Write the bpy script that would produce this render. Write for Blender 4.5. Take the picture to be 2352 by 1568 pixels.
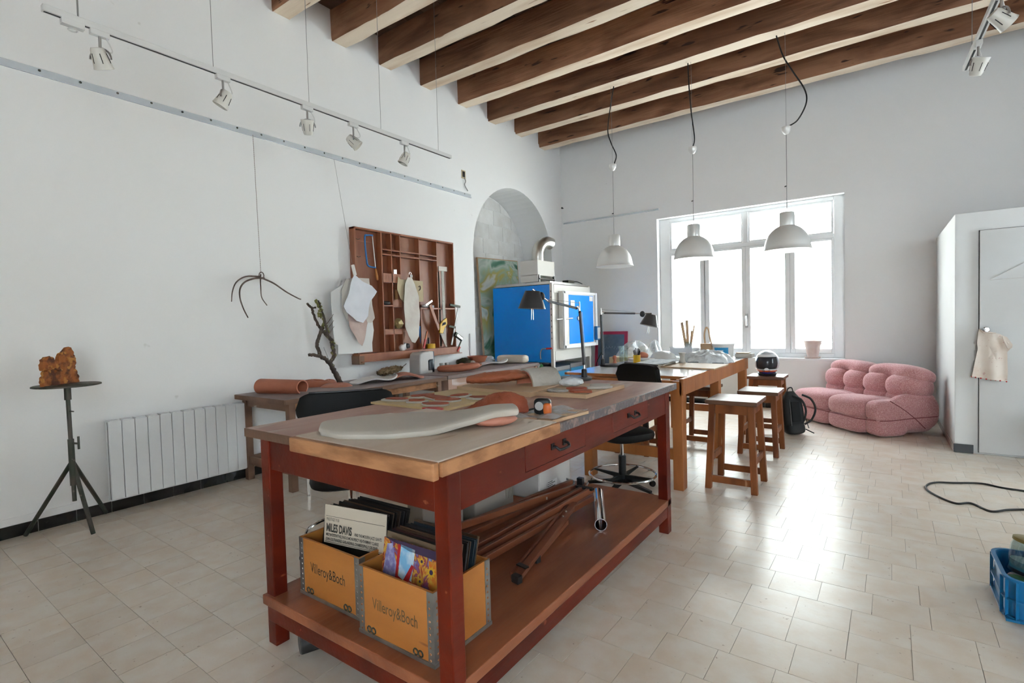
import bpy, bmesh, math, random
from mathutils import Vector, Matrix, Euler
random.seed(7)
SC = bpy.context.scene
for o in list(bpy.data.objects): bpy.data.objects.remove(o)
COL = SC.collection
PI = math.pi

# ------------------------------------------------------------------ camera
cam_d = bpy.data.cameras.new('camera'); cam = bpy.data.objects.new('camera', cam_d); COL.objects.link(cam)
cam_d.sensor_width = 36.0; cam_d.lens = 36.0 * 1182.26 / 2352.0; cam_d.clip_start = 0.02; cam_d.clip_end = 200
_yaw, _pitch, _roll = -0.618746, -0.0347068, -0.0272487
_f = Vector((math.sin(_yaw)*math.cos(_pitch), math.cos(_yaw)*math.cos(_pitch), math.sin(_pitch)))
_r = Vector((math.cos(_yaw), -math.sin(_yaw), 0)); _u = _r.cross(_f)
_r2 = _r*math.cos(_roll) + _u*math.sin(_roll); _u2 = _u*math.cos(_roll) - _r*math.sin(_roll)
_m = Matrix((( _r2.x, _u2.x, -_f.x, 0), (_r2.y, _u2.y, -_f.y, 0), (_r2.z, _u2.z, -_f.z, 1.28), (0,0,0,1)))
cam.matrix_world = _m
SC.camera = cam

# ------------------------------------------------------------------ sky and exposure
W = bpy.data.worlds.new('overcast_sky'); SC.world = W; W.use_nodes = True
W.node_tree.nodes['Background'].inputs[0].default_value = (0.78, 0.90, 1.0, 1)
W.node_tree.nodes['Background'].inputs[1].default_value = 9.0
SC.view_settings.view_transform = 'Standard'; SC.view_settings.look = 'None'
SC.view_settings.exposure = 0.70; SC.view_settings.gamma = 1.0; SC.view_settings.use_curve_mapping = False
SC.cycles.max_bounces = 8; SC.cycles.diffuse_bounces = 4; SC.cycles.glossy_bounces = 3; SC.cycles.transmission_bounces = 4; SC.cycles.transparent_max_bounces = 10
SC.cycles.use_adaptive_sampling = True; SC.cycles.adaptive_threshold = 0.15; SC.cycles.adaptive_min_samples = 16; SC.cycles.caustics_reflective = False; SC.cycles.caustics_refractive = False
SC.cycles.sample_clamp_indirect = 30.0
try: SC.cycles.use_denoising = True
except Exception: pass

# high sun behind the house: it lights the house front across the street, which lights the studio
SUN = bpy.data.lights.new('sun', 'SUN'); SUN.energy = 50.0; SUN.angle = .009; SUN.color = (.94, .98, 1.0)
sun = bpy.data.objects.new('sun', SUN); COL.objects.link(sun); sun.location = (0, -10, 20)
sun.rotation_euler = (math.radians(22), 0, math.radians(-12))

# ------------------------------------------------------------------ materials
MATS = {}
def mat(name, c, r=.6, metal=0, c2=None, vs=6, st=(1,1,1), lo=.4, hi=.62, c3=None, s3=40, t3=.62, w3=.05, bump=0, bs=40, bst=None,
        spec=.5, coat=0, rnd=0, island=False, trans=0, ior=1.45, alpha=1, sheen=0, detail=4, dist=0, emit=0):
    """one procedural material: base colour c, mottled with c2, specks c3, noise relief"""
    m = bpy.data.materials.new(name); m.use_nodes = True; MATS[name] = m
    nt = m.node_tree; N = nt.nodes; L = nt.links; b = N['Principled BSDF']
    b.inputs['Roughness'].default_value = r; b.inputs['Metallic'].default_value = metal
    b.inputs['Specular IOR Level'].default_value = spec; b.inputs['Coat Weight'].default_value = coat
    b.inputs['Coat Roughness'].default_value = .12
    b.inputs['Transmission Weight'].default_value = trans; b.inputs['IOR'].default_value = ior; b.inputs['Alpha'].default_value = alpha
    if sheen: b.inputs['Sheen Weight'].default_value = sheen; b.inputs['Sheen Roughness'].default_value = .4
    if emit: b.inputs['Emission Color'].default_value = (*c,1); b.inputs['Emission Strength'].default_value = emit
    tc = N.new('ShaderNodeTexCoord'); oi = N.new('ShaderNodeObjectInfo')
    off = N.new('ShaderNodeVectorMath'); off.operation = 'SCALE'; off.inputs[0].default_value = (13.1, 7.7, 5.3)
    rsrc = oi.outputs['Random']
    if island:
        g = N.new('ShaderNodeNewGeometry'); ad = N.new('ShaderNodeMath'); ad.operation = 'ADD'; fr = N.new('ShaderNodeMath'); fr.operation = 'FRACT'
        L.new(oi.outputs['Random'], ad.inputs[0]); L.new(g.outputs['Random Per Island'], ad.inputs[1]); L.new(ad.outputs[0], fr.inputs[0]); rsrc = fr.outputs[0]
    L.new(rsrc, off.inputs['Scale'])
    av = N.new('ShaderNodeVectorMath'); L.new(tc.outputs['Object'], av.inputs[0]); L.new(off.outputs[0], av.inputs[1])
    def mapped(s):
        mp = N.new('ShaderNodeMapping'); mp.inputs['Scale'].default_value = s; L.new(av.outputs[0], mp.inputs['Vector']); return mp.outputs[0]
    def noise(sc, s=(1,1,1), d=4, di=0):
        n = N.new('ShaderNodeTexNoise'); n.inputs['Scale'].default_value = sc; n.inputs['Detail'].default_value = d; n.inputs['Distortion'].default_value = di
        L.new(mapped(s), n.inputs['Vector']); return n.outputs['Fac']
    def ramp(src, a, z):
        k = N.new('ShaderNodeMapRange'); k.inputs['From Min'].default_value = a; k.inputs['From Max'].default_value = z; k.clamp = True
        L.new(src, k.inputs['Value']); return k.outputs[0]
    def mix(f, A, B):
        x = N.new('ShaderNodeMix'); x.data_type = 'RGBA'
        if hasattr(f, 'is_output'): L.new(f, x.inputs[0])
        else: x.inputs[0].default_value = f
        for v, i in ((A, 6), (B, 7)):
            if hasattr(v, 'is_output'): L.new(v, x.inputs[i])
            else: x.inputs[i].default_value = (*v, 1)
        return x.outputs[2]
    col = None
    if c2 is not None: col = mix(ramp(noise(vs, st, detail, dist), lo, hi), c, c2)
    if c3 is not None: col = mix(ramp(noise(s3, st if st != (1,1,1) else (1,1,1), 2), t3, t3+w3), col if col is not None else c, c3)
    if rnd:
        h = N.new('ShaderNodeHueSaturation'); mr = N.new('ShaderNodeMapRange'); mr.inputs['To Min'].default_value = 1-rnd; mr.inputs['To Max'].default_value = 1+rnd
        L.new(rsrc, mr.inputs['Value']); L.new(mr.outputs[0], h.inputs['Value'])
        if col is not None: L.new(col, h.inputs['Color'])
        else: h.inputs['Color'].default_value = (*c, 1)
        col = h.outputs[0]
    if col is not None: L.new(col, b.inputs['Base Color'])
    else: b.inputs['Base Color'].default_value = (*c, 1)
    if bump:
        bn = N.new('ShaderNodeBump'); bn.inputs['Strength'].default_value = min(1, bump); bn.inputs['Distance'].default_value = .01
        L.new(noise(bs, bst or st, 5), bn.inputs['Height']); L.new(bn.outputs[0], b.inputs['Normal'])
    return m
GY = (1, .06, 1); GX = (.06, 1, 1); GZ = (1, 1, .06)     # grain directions
mat('plaster', (.87,.87,.87), .85, c2=(.845,.84,.83), vs=.9, lo=.35, hi=.75, c3=(.70,.69,.67), s3=9, t3=.76, w3=.06, bump=.16, bs=7)
mat('niche_block', (.80,.795,.78), .85, c2=(.70,.68,.65), vs=4, lo=.4, hi=.7, bump=.5, bs=20, rnd=.06)
mat('white_paint', (.88,.89,.90), .45, c2=(.85,.86,.87), vs=4)
mat('door_paint', (.58,.58,.57), .45, c2=(.545,.535,.52), vs=1.6, c3=(.46,.43,.39), s3=7, t3=.76, w3=.04)
mat('partition_paint', (.71,.71,.70), .6, c2=(.68,.67,.655), vs=1.2, bump=.1, bs=20)
mat('tile_stone', (.70,.58,.46), .30, c2=(.75,.675,.585), vs=9, lo=.35, hi=.65, c3=(.46,.34,.25), s3=46, t3=.715, w3=.05, rnd=.035, island=True, spec=.8, bump=.04, bs=60)
mat('grout', (.40,.34,.28), .9)
mat('black_tile', (.012,.011,.012), .18, c2=(.02,.018,.018), vs=5)
mat('grout_white', (.62,.60,.57), .8)
mat('beam_side', (.38,.185,.10), .8, c2=(.17,.070,.034), vs=5, st=(.22,1,1), lo=.36, hi=.64, c3=(.05,.02,.011), s3=16, t3=.67, w3=.05, bump=.6, bs=30, bst=GX, rnd=.28, dist=.8)
mat('beam_belly', (.80,.67,.53), .7, c2=(.60,.43,.29), vs=6, st=(.15,1,1), lo=.45, hi=.72, c3=(.32,.17,.09), s3=16, t3=.70, w3=.05, bump=.6, bs=34, bst=GX, rnd=.08)
mat('deck_wood', (.13,.07,.04), .8, c2=(.06,.03,.018), vs=3, st=GY, bump=.3, bs=20, rnd=.2)
mat('red_wood', (.150,.014,.004), .36, spec=.32, c2=(.080,.0075,.003), vs=7, st=(.6,.25,.6), lo=.38, hi=.64, c3=(.28,.08,.04), s3=46, t3=.72, w3=.06, bump=.2, bs=60, bst=(.5,.08,.5))
mat('bench_top_wood', (.52,.325,.26), .45, spec=.4, c2=(.34,.16,.115), vs=5, st=(1,.22,1), lo=.36, hi=.66, c3=(.62,.53,.48), s3=7, t3=.62, w3=.14, bump=.12, bs=70, bst=GY)
mat('worn_edge', (.12,.10,.105), .45, c2=(.30,.21,.18), vs=26, lo=.52, hi=.66, bump=.5, bs=80)
mat('shelf_board_wood', (.36,.125,.058), .38, spec=.35, c2=(.21,.068,.034), vs=6, st=(1,.25,1), lo=.35, hi=.65, c3=(.13,.08,.065), s3=7, t3=.64, w3=.1, bump=.15, bs=50, bst=GY)
mat('pine_board', (.60,.47,.36), .6, c2=(.68,.60,.52), vs=6, st=(1,.18,1), lo=.35, hi=.65, c3=(.40,.25,.15), s3=11, t3=.70, w3=.06, bump=.2, bs=50, bst=GY)
mat('pine_edge', (.46,.22,.10), .6, c2=(.28,.12,.05), vs=22, st=(.3,.5,1), bump=.35, bs=50)
mat('plywood_yellow', (.60,.46,.24), .55, c2=(.54,.40,.20), vs=3, st=GX)
mat('birch', (.58,.40,.25), .55, c2=(.50,.32,.18), vs=3, st=(.2,1,1))
mat('old_bench_wood', (.19,.105,.065), .6, c2=(.11,.06,.038), vs=3, st=(1,.2,1), c3=(.42,.36,.32), s3=14, t3=.70, w3=.06, bump=.3, bs=40, bst=GY)
mat('bench_grey_top', (.30,.25,.245), .5, c2=(.21,.155,.14), vs=3, st=(1,.2,1), bump=.15, bs=40)
mat('stained_bench', (.50,.33,.26), .6, c2=(.36,.20,.13), vs=3, st=(1,.3,1), c3=(.66,.56,.54), s3=8, t3=.6, w3=.12, bump=.2, bs=40)
mat('orange_wood', (.46,.17,.05), .42, c2=(.30,.095,.028), vs=9, st=(.6,.6,.15), lo=.36, hi=.68, c3=(.20,.075,.03), s3=22, t3=.70, w3=.06, bump=.2, bs=60)
mat('stool_wood', (.27,.088,.028), .42, spec=.3, c2=(.13,.038,.013), vs=12, st=(.7,.7,.15), lo=.36, hi=.66, c3=(.38,.19,.10), s3=30, t3=.70, w3=.06, bump=.3, bs=60)
mat('stool_seat', (.17,.09,.058), .38, c2=(.11,.05,.03), vs=4, st=(.2,1,1), bump=.15, bs=40)
mat('cabinet_wood', (.36,.135,.066), .4, c2=(.25,.08,.038), vs=8, st=(1,1,.2), lo=.35, hi=.7)
mat('cabinet_back', (.24,.080,.040), .4, c2=(.36,.155,.085), vs=5, st=(1,1,.2), lo=.42, hi=.7)
mat('crate_ply', (.53,.205,.047), .45, c2=(.43,.155,.035), vs=7, st=(.2,1,1), lo=.35, hi=.7, c3=(.24,.08,.03), s3=16, t3=.76, w3=.03)
mat('galvanised', (.34,.34,.32), .42, metal=.8, c2=(.26,.26,.25), vs=12)
mat('print_dark', (.045,.04,.035), .7)
mat('print_faded', (.13,.085,.045), .7)
mat('terracotta', (.47,.165,.095), .62, c2=(.40,.13,.075), vs=4, bump=.15, bs=50)
mat('terracotta_pale', (.55,.24,.17), .62, c2=(.48,.19,.13), vs=5, bump=.1, bs=50)
mat('raw_clay_red', (.37,.095,.045), .72, c2=(.28,.06,.03), vs=9, bump=.8, bs=34)
mat('vessel_clay', (.42,.125,.06), .6, c2=(.27,.14,.09), vs=5, lo=.48, hi=.6, bump=.9, bs=30)
mat('clay_grey', (.50,.47,.42), .7, c2=(.44,.40,.35), vs=6, bump=.5, bs=40)
mat('clay_slab_white', (.53,.485,.42), .55, c2=(.48,.435,.375), vs=3, bump=.06, bs=30)
mat('glaze_white', (.74,.72,.69), .3)
mat('cork', (.36,.115,.03), .8, c2=(.10,.03,.014), vs=16, lo=.45, hi=.6, c3=(.50,.21,.05), s3=20, t3=.57, w3=.06, bump=1, bs=26)
mat('stand_steel', (.085,.075,.062), .5, metal=.6, c2=(.05,.06,.045), vs=9, c3=(.20,.17,.15), s3=30, t3=.68)
mat('radiator_paint', (.78,.79,.80), .35)
mat('dark_gap', (.03,.03,.032), .8)
mat('track_white', (.70,.70,.69), .4)
mat('spot_beige', (.68,.66,.61), .35)
mat('chrome', (.75,.75,.76), .12, metal=1)
mat('brushed_steel', (.62,.60,.56), .3, metal=1)
mat('dull_steel', (.50,.50,.50), .38, metal=.9)
mat('black_plastic', (.012,.012,.013), .4)
mat('black_leather', (.006,.006,.0065), .55, spec=.22, bump=.05, bs=120)
mat('black_cable', (.014,.014,.014), .5)
mat('grey_cable', (.30,.30,.29), .5)
mat('lamp_black', (.035,.034,.034), .33)
mat('lamp_inside', (.62,.57,.50), .5)
mat('pendant_alu', (.80,.79,.77), .34, metal=.3)
mat('wire_steel', (.33,.33,.33), .5, metal=.5)
mat('chain_rust', (.16,.12,.09), .7)
mat('clear_acrylic', (.82,.88,.94), .25, alpha=.4)
mat('bark', (.085,.065,.05), .85, c2=(.05,.037,.03), vs=12, c3=(.24,.22,.14), s3=16, t3=.66, bump=1, bs=34)
mat('lichen', (.26,.26,.085), .9, c2=(.16,.15,.05), vs=14, bump=1, bs=40)
mat('twig', (.10,.068,.055), .8, c2=(.2,.15,.13), vs=12, bump=.7, bs=50)
mat('linen_white', (.76,.77,.82), .85, c2=(.70,.71,.76), vs=5, bump=.25, bs=16)
mat('paper_white', (.80,.80,.79), .8, c2=(.76,.75,.73), vs=3, bump=.1, bs=10)
mat('felt_cream', (.72,.68,.62), .9, c2=(.64,.57,.52), vs=5, bump=.3, bs=14)
mat('felt_pink', (.62,.48,.43), .9, c2=(.56,.41,.36), vs=9, bump=.3, bs=30)
mat('kraft_card', (.56,.46,.30), .8, c2=(.50,.40,.25), vs=3)
mat('blue_enamel', (.0,.29,.93), .25, c2=(.0,.275,.89), vs=2, coat=.3)
mat('blue_plastic', (.012,.16,.36), .35)
mat('blue_tool', (.03,.17,.45), .35)
mat('blue_label', (.02,.24,.46), .6)
mat('yellow_plastic', (.72,.42,.02), .4)
mat('orange_plastic', (.62,.14,.03), .4)
mat('red_plastic', (.50,.02,.02), .4)
mat('tool_handle', (.46,.18,.04), .45)
mat('cream_sheet', (.72,.69,.64), .4)
mat('coffee_grey', (.56,.545,.535), .35)
mat('smoke_tank', (.06,.075,.095), .15)
mat('straw', (.36,.25,.14), .9, c2=(.22,.15,.08), vs=20, bump=1, bs=60)
mat('moss', (.055,.05,.016), .95, c2=(.03,.022,.012), vs=18, bump=1, bs=40)
mat('foam_cream', (.74,.66,.55), .7, bump=.1, bs=30)
mat('laminate_white', (.80,.82,.85), .12, spec=.6)
mat('film_clear', (.80,.82,.84), .08, spec=.9, alpha=.42, bump=1, bs=22, c2=(.55,.58,.6), vs=18)
mat('film_opaque', (.76,.78,.79), .18, spec=.7, bump=1, bs=26, c2=(.52,.54,.55), vs=14, lo=.45, hi=.7)
mat('newsprint', (.60,.62,.64), .8, c2=(.38,.41,.45), vs=22, lo=.5, hi=.6)
mat('book_cream', (.62,.56,.44), .8)
mat('pink_boucle', (.63,.31,.315), .95, c2=(.52,.225,.225), vs=90, lo=.42, hi=.6, c3=(.78,.54,.53), s3=130, t3=.6, w3=.05, bump=.35, bs=160, sheen=.35)
mat('pink_piping', (.26,.07,.075), .9)
mat('helmet_white', (.75,.75,.75), .2, coat=.5)
mat('helmet_grey', (.42,.42,.44), .25, coat=.5)
mat('helmet_red', (.62,.10,.03), .25, coat=.5)
mat('helmet_blue', (.03,.03,.22), .25, coat=.5)
mat('visor', (.025,.025,.03), .08)
mat('nylon_black', (.010,.011,.012), .65, bump=.2, bs=60)
mat('pot_clay', (.66,.52,.47), .7, c2=(.72,.62,.58), vs=7)
mat('child_shirt', (.72,.63,.55), .9, c2=(.62,.50,.41), vs=4, c3=(.56,.38,.33), s3=38, t3=.66, w3=.04)
mat('tan_wicker', (.42,.25,.13), .85, c2=(.30,.16,.08), vs=30, bump=1, bs=60)
mat('magenta_frame', (.42,.03,.08), .5)
mat('slate_blue', (.10,.15,.21), .6, c2=(.15,.20,.26), vs=6)
mat('chalk', (.30,.35,.40), .9)
mat('plastic_beige', (.36,.33,.29), .5)
mat('plastic_white', (.62,.60,.58), .45)
mat('sleeve_white', (.60,.52,.42), .5)
mat('sleeve_black', (.010,.010,.010), .35)
mat('olive_metal', (.30,.24,.09), .4, metal=.6)
mat('jar_liquid', (.13,.30,.34), .1)
mat('jar_sediment', (.07,.03,.018), .6)
mat('pottery_pink', (.56,.46,.44), .4)
mat('green_glass', (.06,.14,.06), .2)
mat('green_leaf', (.05,.20,.06), .5)
mat('facade', (.82,.80,.75), .9)
mat('shutter_paint', (.60,.62,.60), .7)
mat('pavement', (.4,.4,.38), .9)
mat('gold_foil', (.42,.33,.16), .35, metal=.4, bump=1, bs=30)
mat('glass_white', (.8,.82,.85), .1, alpha=.45)
mat('frame_wood', (.44,.24,.11), .5)
def thin_glass(name, tint, refl):
    m = bpy.data.materials.new(name); m.use_nodes = True; MATS[name] = m; nt = m.node_tree; N = nt.nodes
    N.remove(N['Principled BSDF']); t = N.new('ShaderNodeBsdfTransparent'); g = N.new('ShaderNodeBsdfGlossy'); x = N.new('ShaderNodeMixShader')
    t.inputs[0].default_value = (*tint, 1); g.inputs['Roughness'].default_value = .03; x.inputs[0].default_value = refl
    nt.links.new(t.outputs[0], x.inputs[1]); nt.links.new(g.outputs[0], x.inputs[2])
    nt.links.new(x.outputs[0], N['Material Output'].inputs[0])
thin_glass('pane', (.98,.99,.985), .035); thin_glass('jar_glass', (.84,.90,.90), .09)
def art_mat(name, cols, scale=3.2, dist=2.5, rough=.35, stretch=(1,1,1)):
    m = bpy.data.materials.new(name); m.use_nodes = True; MATS[name] = m; nt = m.node_tree; N = nt.nodes; b = N['Principled BSDF']; b.inputs['Roughness'].default_value = rough
    tc = N.new('ShaderNodeTexCoord'); mp = N.new('ShaderNodeMapping'); mp.inputs['Scale'].default_value = stretch; n = N.new('ShaderNodeTexNoise'); n.inputs['Scale'].default_value = scale; n.inputs['Distortion'].default_value = dist; n.inputs['Detail'].default_value = 3
    nt.links.new(tc.outputs['Object'], mp.inputs[0]); nt.links.new(mp.outputs[0], n.inputs['Vector'])
    cr = N.new('ShaderNodeValToRGB'); cr.color_ramp.interpolation = 'LINEAR'; e = cr.color_ramp.elements
    while len(e) < len(cols): e.new(.5)
    for k, (p, c) in enumerate(cols): e[k].position = p; e[k].color = (*c, 1)
    nt.links.new(n.outputs['Fac'], cr.inputs[0]); nt.links.new(cr.outputs[0], b.inputs['Base Color'])
art_mat('painting_green', [(.28,(.02,.06,.05)),(.38,(.10,.26,.17)),(.44,(.55,.62,.55)),(.49,(.36,.50,.38)),(.55,(.50,.44,.10)),(.60,(.74,.77,.73)),(.70,(.25,.42,.38))], 1.5, 1.3)
art_mat('sleeve_flowers', [(.30,(.03,.015,.02)),(.40,(.28,.02,.02)),(.46,(.55,.18,.03)),(.50,(.62,.40,.06)),(.54,(.30,.03,.05)),(.60,(.14,.12,.32)),(.70,(.35,.50,.65))], 14, 2.0)

# ------------------------------------------------------------------ mesh helpers
def worg(p):
    v = Vector((0,0,0))
    while p is not None: v += p.location; p = p.parent
    return v
class MB:
    def __init__(s): s.v = []; s.f = []; s.m = []
    def add(s, vs, fs, mi=0):
        k = len(s.v); s.v += [tuple(x) for x in vs]
        for f in fs: s.f.append([i+k for i in f]); s.m.append(mi)
        return s
    def box(s, x0, x1, y0, y1, z0, z1, mi=0):
        return s.add([(x0,y0,z0),(x1,y0,z0),(x1,y1,z0),(x0,y1,z0),(x0,y0,z1),(x1,y0,z1),(x1,y1,z1),(x0,y1,z1)],
                     [(0,3,2,1),(4,5,6,7),(0,1,5,4),(1,2,6,5),(2,3,7,6),(3,0,4,7)], mi)
    def obox(s, c, sz, rot=(0,0,0), mi=0):
        R = Euler(rot).to_matrix(); h = [a/2 for a in sz]; c = Vector(c)
        P = [c + R @ Vector((i*h[0], j*h[1], k*h[2])) for k in (-1,1) for i, j in ((-1,-1),(1,-1),(1,1),(-1,1))]
        return s.add(P, [(0,3,2,1),(4,5,6,7),(0,1,5,4),(1,2,6,5),(2,3,7,6),(3,0,4,7)], mi)
    def bar(s, p, q, w, h, up=(0,0,1), w2=None, h2=None, mi=0):
        p = Vector(p); q = Vector(q); d = (q-p).normalized(); a = d.cross(Vector(up))
        if a.length < 1e-4: a = d.cross(Vector((0,1,0)))
        a.normalize(); b = a.cross(d); w2 = w if w2 is None else w2; h2 = h if h2 is None else h2
        P = [p - a*w/2 - b*h/2, p + a*w/2 - b*h/2, p + a*w/2 + b*h/2, p - a*w/2 + b*h/2,
             q - a*w2/2 - b*h2/2, q + a*w2/2 - b*h2/2, q + a*w2/2 + b*h2/2, q - a*w2/2 + b*h2/2]
        return s.add(P, [(0,1,2,3),(7,6,5,4),(0,4,5,1),(1,5,6,2),(2,6,7,3),(3,7,4,0)], mi)
    def tube(s, pts, r, n=8, cap=True, mi=0, closed=False):
        pts = [Vector(p) for p in pts]; k = len(pts)
        rs = list(r) if hasattr(r, '__len__') else [r]*k
        T = []
        for i in range(k):
            a = pts[i-1] if (i > 0 or closed) else pts[i]; b = pts[(i+1) % k] if (i < k-1 or closed) else pts[i]
            T.append((b-a).normalized())
        n0 = T[0].orthogonal().normalized(); vs = []
        for i in range(k):
            n0 = (n0 - T[i]*n0.dot(T[i])).normalized(); b0 = T[i].cross(n0)
            for j in range(n):
                t = 2*PI*j/n; vs.append(pts[i] + (n0*math.cos(t) + b0*math.sin(t))*rs[i])
        fs = []
        for i in range(k if closed else k-1):
            for j in range(n):
                a = i*n+j; b = i*n+(j+1) % n; c = ((i+1) % k)*n+(j+1) % n; d = ((i+1) % k)*n+j; fs.append((a,b,c,d))
        if cap and not closed: fs += [tuple(range(n-1,-1,-1)), tuple((k-1)*n+j for j in range(n))]
        return s.add(vs, fs, mi)
    def lathe(s, prof, c=(0,0,0), n=24, ax=(0,0,1), mi=0, cap=True):
        q = Vector((0,0,1)).rotation_difference(Vector(ax).normalized()).to_matrix(); c = Vector(c); vs = []; fs = []
        for r, z in prof:
            for j in range(n):
                t = 2*PI*j/n; vs.append(c + q @ Vector((r*math.cos(t), r*math.sin(t), z)))
        for i in range(len(prof)-1):
            for j in range(n): fs.append((i*n+j, i*n+(j+1) % n, (i+1)*n+(j+1) % n, (i+1)*n+j))
        if prof[0] == prof[-1]: cap = False
        if cap and prof[0][0] > 1e-5: fs.append(tuple(range(n-1,-1,-1)))
        if cap and prof[-1][0] > 1e-5: fs.append(tuple((len(prof)-1)*n+j for j in range(n)))
        return s.add(vs, fs, mi)
    def prism(s, poly, a, b, plane='xy', mi=0):
        n = len(poly)
        def P(u, v, w): return (u,v,w) if plane == 'xy' else ((w,u,v) if plane == 'yz' else (u,w,v))
        vs = [P(u,v,a) for u,v in poly] + [P(u,v,b) for u,v in poly]
        fs = [tuple(range(n-1,-1,-1)), tuple(range(n,2*n))] + [(i,(i+1) % n,n+(i+1) % n,n+i) for i in range(n)]
        return s.add(vs, fs, mi)
    def ball(s, c, r, nu=20, nv=12, e=1.0, rot=(0,0,0), jit=0, mi=0, e2=None):
        c = Vector(c); R = Euler(rot).to_matrix(); r = (r,r,r) if not hasattr(r,'__len__') else r; e2 = e if e2 is None else e2
        sg = lambda x, p: math.copysign(abs(x)**p, x)
        vs = []; fs = []
        for i in range(nv+1):
            ph = -PI/2 + PI*i/nv
            for j in range(nu):
                th = 2*PI*j/nu; k = 1 + (random.uniform(-jit,jit) if jit else 0)
                vs.append(c + R @ Vector((r[0]*sg(math.cos(ph),e2)*sg(math.cos(th),e)*k, r[1]*sg(math.cos(ph),e2)*sg(math.sin(th),e)*k, r[2]*sg(math.sin(ph),e2)*k)))
        for i in range(nv):
            for j in range(nu): fs.append((i*nu+j, i*nu+(j+1) % nu, (i+1)*nu+(j+1) % nu, (i+1)*nu+j))
        return s.add(vs, fs, mi)
    def grid(s, fn, nu, nv, mi=0, th=None):
        """surface fn(u,v)->point, u,v in 0..1; th: solid of that thickness along the normal"""
        P = [[Vector(fn(i/nu, j/nv)) for j in range(nv+1)] for i in range(nu+1)]
        vs = [p for row in P for p in row]; w = nv+1
        fs = [(i*w+j, (i+1)*w+j, (i+1)*w+j+1, i*w+j+1) for i in range(nu) for j in range(nv)]
        if th:
            Nn = []
            for i in range(nu+1):
                for j in range(nv+1):
                    a = P[min(i+1,nu)][j]-P[max(i-1,0)][j]; b = P[i][min(j+1,nv)]-P[i][max(j-1,0)]
                    nn = a.cross(b); Nn.append(nn.normalized() if nn.length > 1e-9 else Vector((0,0,1)))
            k = len(vs); vs = vs + [p - n*th for p, n in zip(vs, Nn)]
            fs = fs + [(a+k, d+k, c+k, b+k) for a,b,c,d in fs]
            rim = [i*w for i in range(nu+1)] + [nu*w+j for j in range(1,nv+1)] + [i*w+nv for i in range(nu-1,-1,-1)] + [j for j in range(nv-1,0,-1)]
            fs += [(rim[t], rim[t-1], rim[t-1]+k, rim[t]+k) for t in range(len(rim))]
        return s.add(vs, fs, mi)
    def build(s, name, mats, parent=None, smooth=True, bevel=0, sub=0, ang=.7, disp=None):
        me = bpy.data.meshes.new(name); w = worg(parent)
        me.from_pydata([(x-w.x, y-w.y, z-w.z) for x,y,z in s.v], [], s.f)
        mats = [mats] if isinstance(mats, str) else mats
        for k in mats: me.materials.append(MATS[k])
        me.polygons.foreach_set('material_index', s.m)
        bm = bmesh.new(); bm.from_mesh(me); bmesh.ops.recalc_face_normals(bm, faces=bm.faces); bm.to_mesh(me); bm.free()
        me.polygons.foreach_set('use_smooth', [smooth]*len(me.polygons))
        if smooth: me.set_sharp_from_angle(angle=ang)
        me.update()
        o = bpy.data.objects.new(name, me); COL.objects.link(o); o.parent = parent
        if bevel:
            b = o.modifiers.new('bevel','BEVEL'); b.width = bevel; b.segments = 2; b.limit_method = 'ANGLE'
        if sub:
            b = o.modifiers.new('sub','SUBSURF'); b.levels = sub; b.render_levels = sub
        if disp:
            t = bpy.data.textures.new('relief','CLOUDS'); t.noise_scale = disp[1]
            d = o.modifiers.new('disp','DISPLACE'); d.texture = t; d.strength = disp[0]; d.mid_level = .5
        return o
def tag(o, label=None, cat=None, group=None, kind=None):
    if label: o['label'] = label
    if cat: o['category'] = cat
    if group: o['group'] = group
    if kind: o['kind'] = kind
    return o
def T(name, label, cat, loc=(0,0,0), group=None):
    o = bpy.data.objects.new(name, None); COL.objects.link(o); o.location = loc; o.empty_display_size = .05
    return tag(o, label, cat, group)
def dup(o, parent=None):
    c = o.copy(); COL.objects.link(c); c.parent = parent
    for ch in list(o.children):
        if ch is not c: dup(ch, c)
    return c
def text(body, name, size, o, right, up, m, parent, sx=1.0, off=.0008, bold=0, align='LEFT'):
    cu = bpy.data.curves.new(name, 'FONT'); cu.body = body; cu.size = size; cu.offset = bold; cu.align_x = align; cu.resolution_u = 3
    t = bpy.data.objects.new(name, cu); COL.objects.link(t); bpy.context.view_layer.update()
    me = bpy.data.meshes.new_from_object(t.evaluated_get(bpy.context.evaluated_depsgraph_get()))
    bpy.data.objects.remove(t); right = Vector(right).normalized(); up = Vector(up).normalized(); n = right.cross(up); o = Vector(o); w = worg(parent)
    for v in me.vertices: v.co = o + right*v.co.x*sx + up*v.co.y + n*off - w
    me.materials.clear(); me.materials.append(MATS[m]); me.name = name
    ob = bpy.data.objects.new(name, me); COL.objects.link(ob); ob.parent = parent
    return ob
def spline(pts, k=6):
    """Catmull-Rom through the points"""
    P = [Vector(p) for p in pts]; P = [P[0]*2-P[1]] + P + [P[-1]*2-P[-2]]; out = []
    for i in range(1, len(P)-2):
        for j in range(k):
            t = j/k; a,b,c,d = P[i-1],P[i],P[i+1],P[i+2]
            out.append(.5*((2*b)+(c-a)*t+(2*a-5*b+4*c-d)*t*t+(3*b-a-3*c+d)*t**3))
    return out + [P[-2]]
def interp(rs, n):
    k = len(rs)-1; return [rs[min(int(i/(n-1)*k),k-1)]*(1-(i/(n-1)*k-min(int(i/(n-1)*k),k-1)))+rs[min(int(i/(n-1)*k),k-1)+1]*(i/(n-1)*k-min(int(i/(n-1)*k),k-1)) for i in range(n)]

# ------------------------------------------------------------------ the room
XL, YB, XR, YF = -4.52, 7.95, 3.1, -2.6       # left wall, window wall, right wall, wall behind the camera
ZB, ZD = 4.20, 4.51                           # underside of beams, deck
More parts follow.
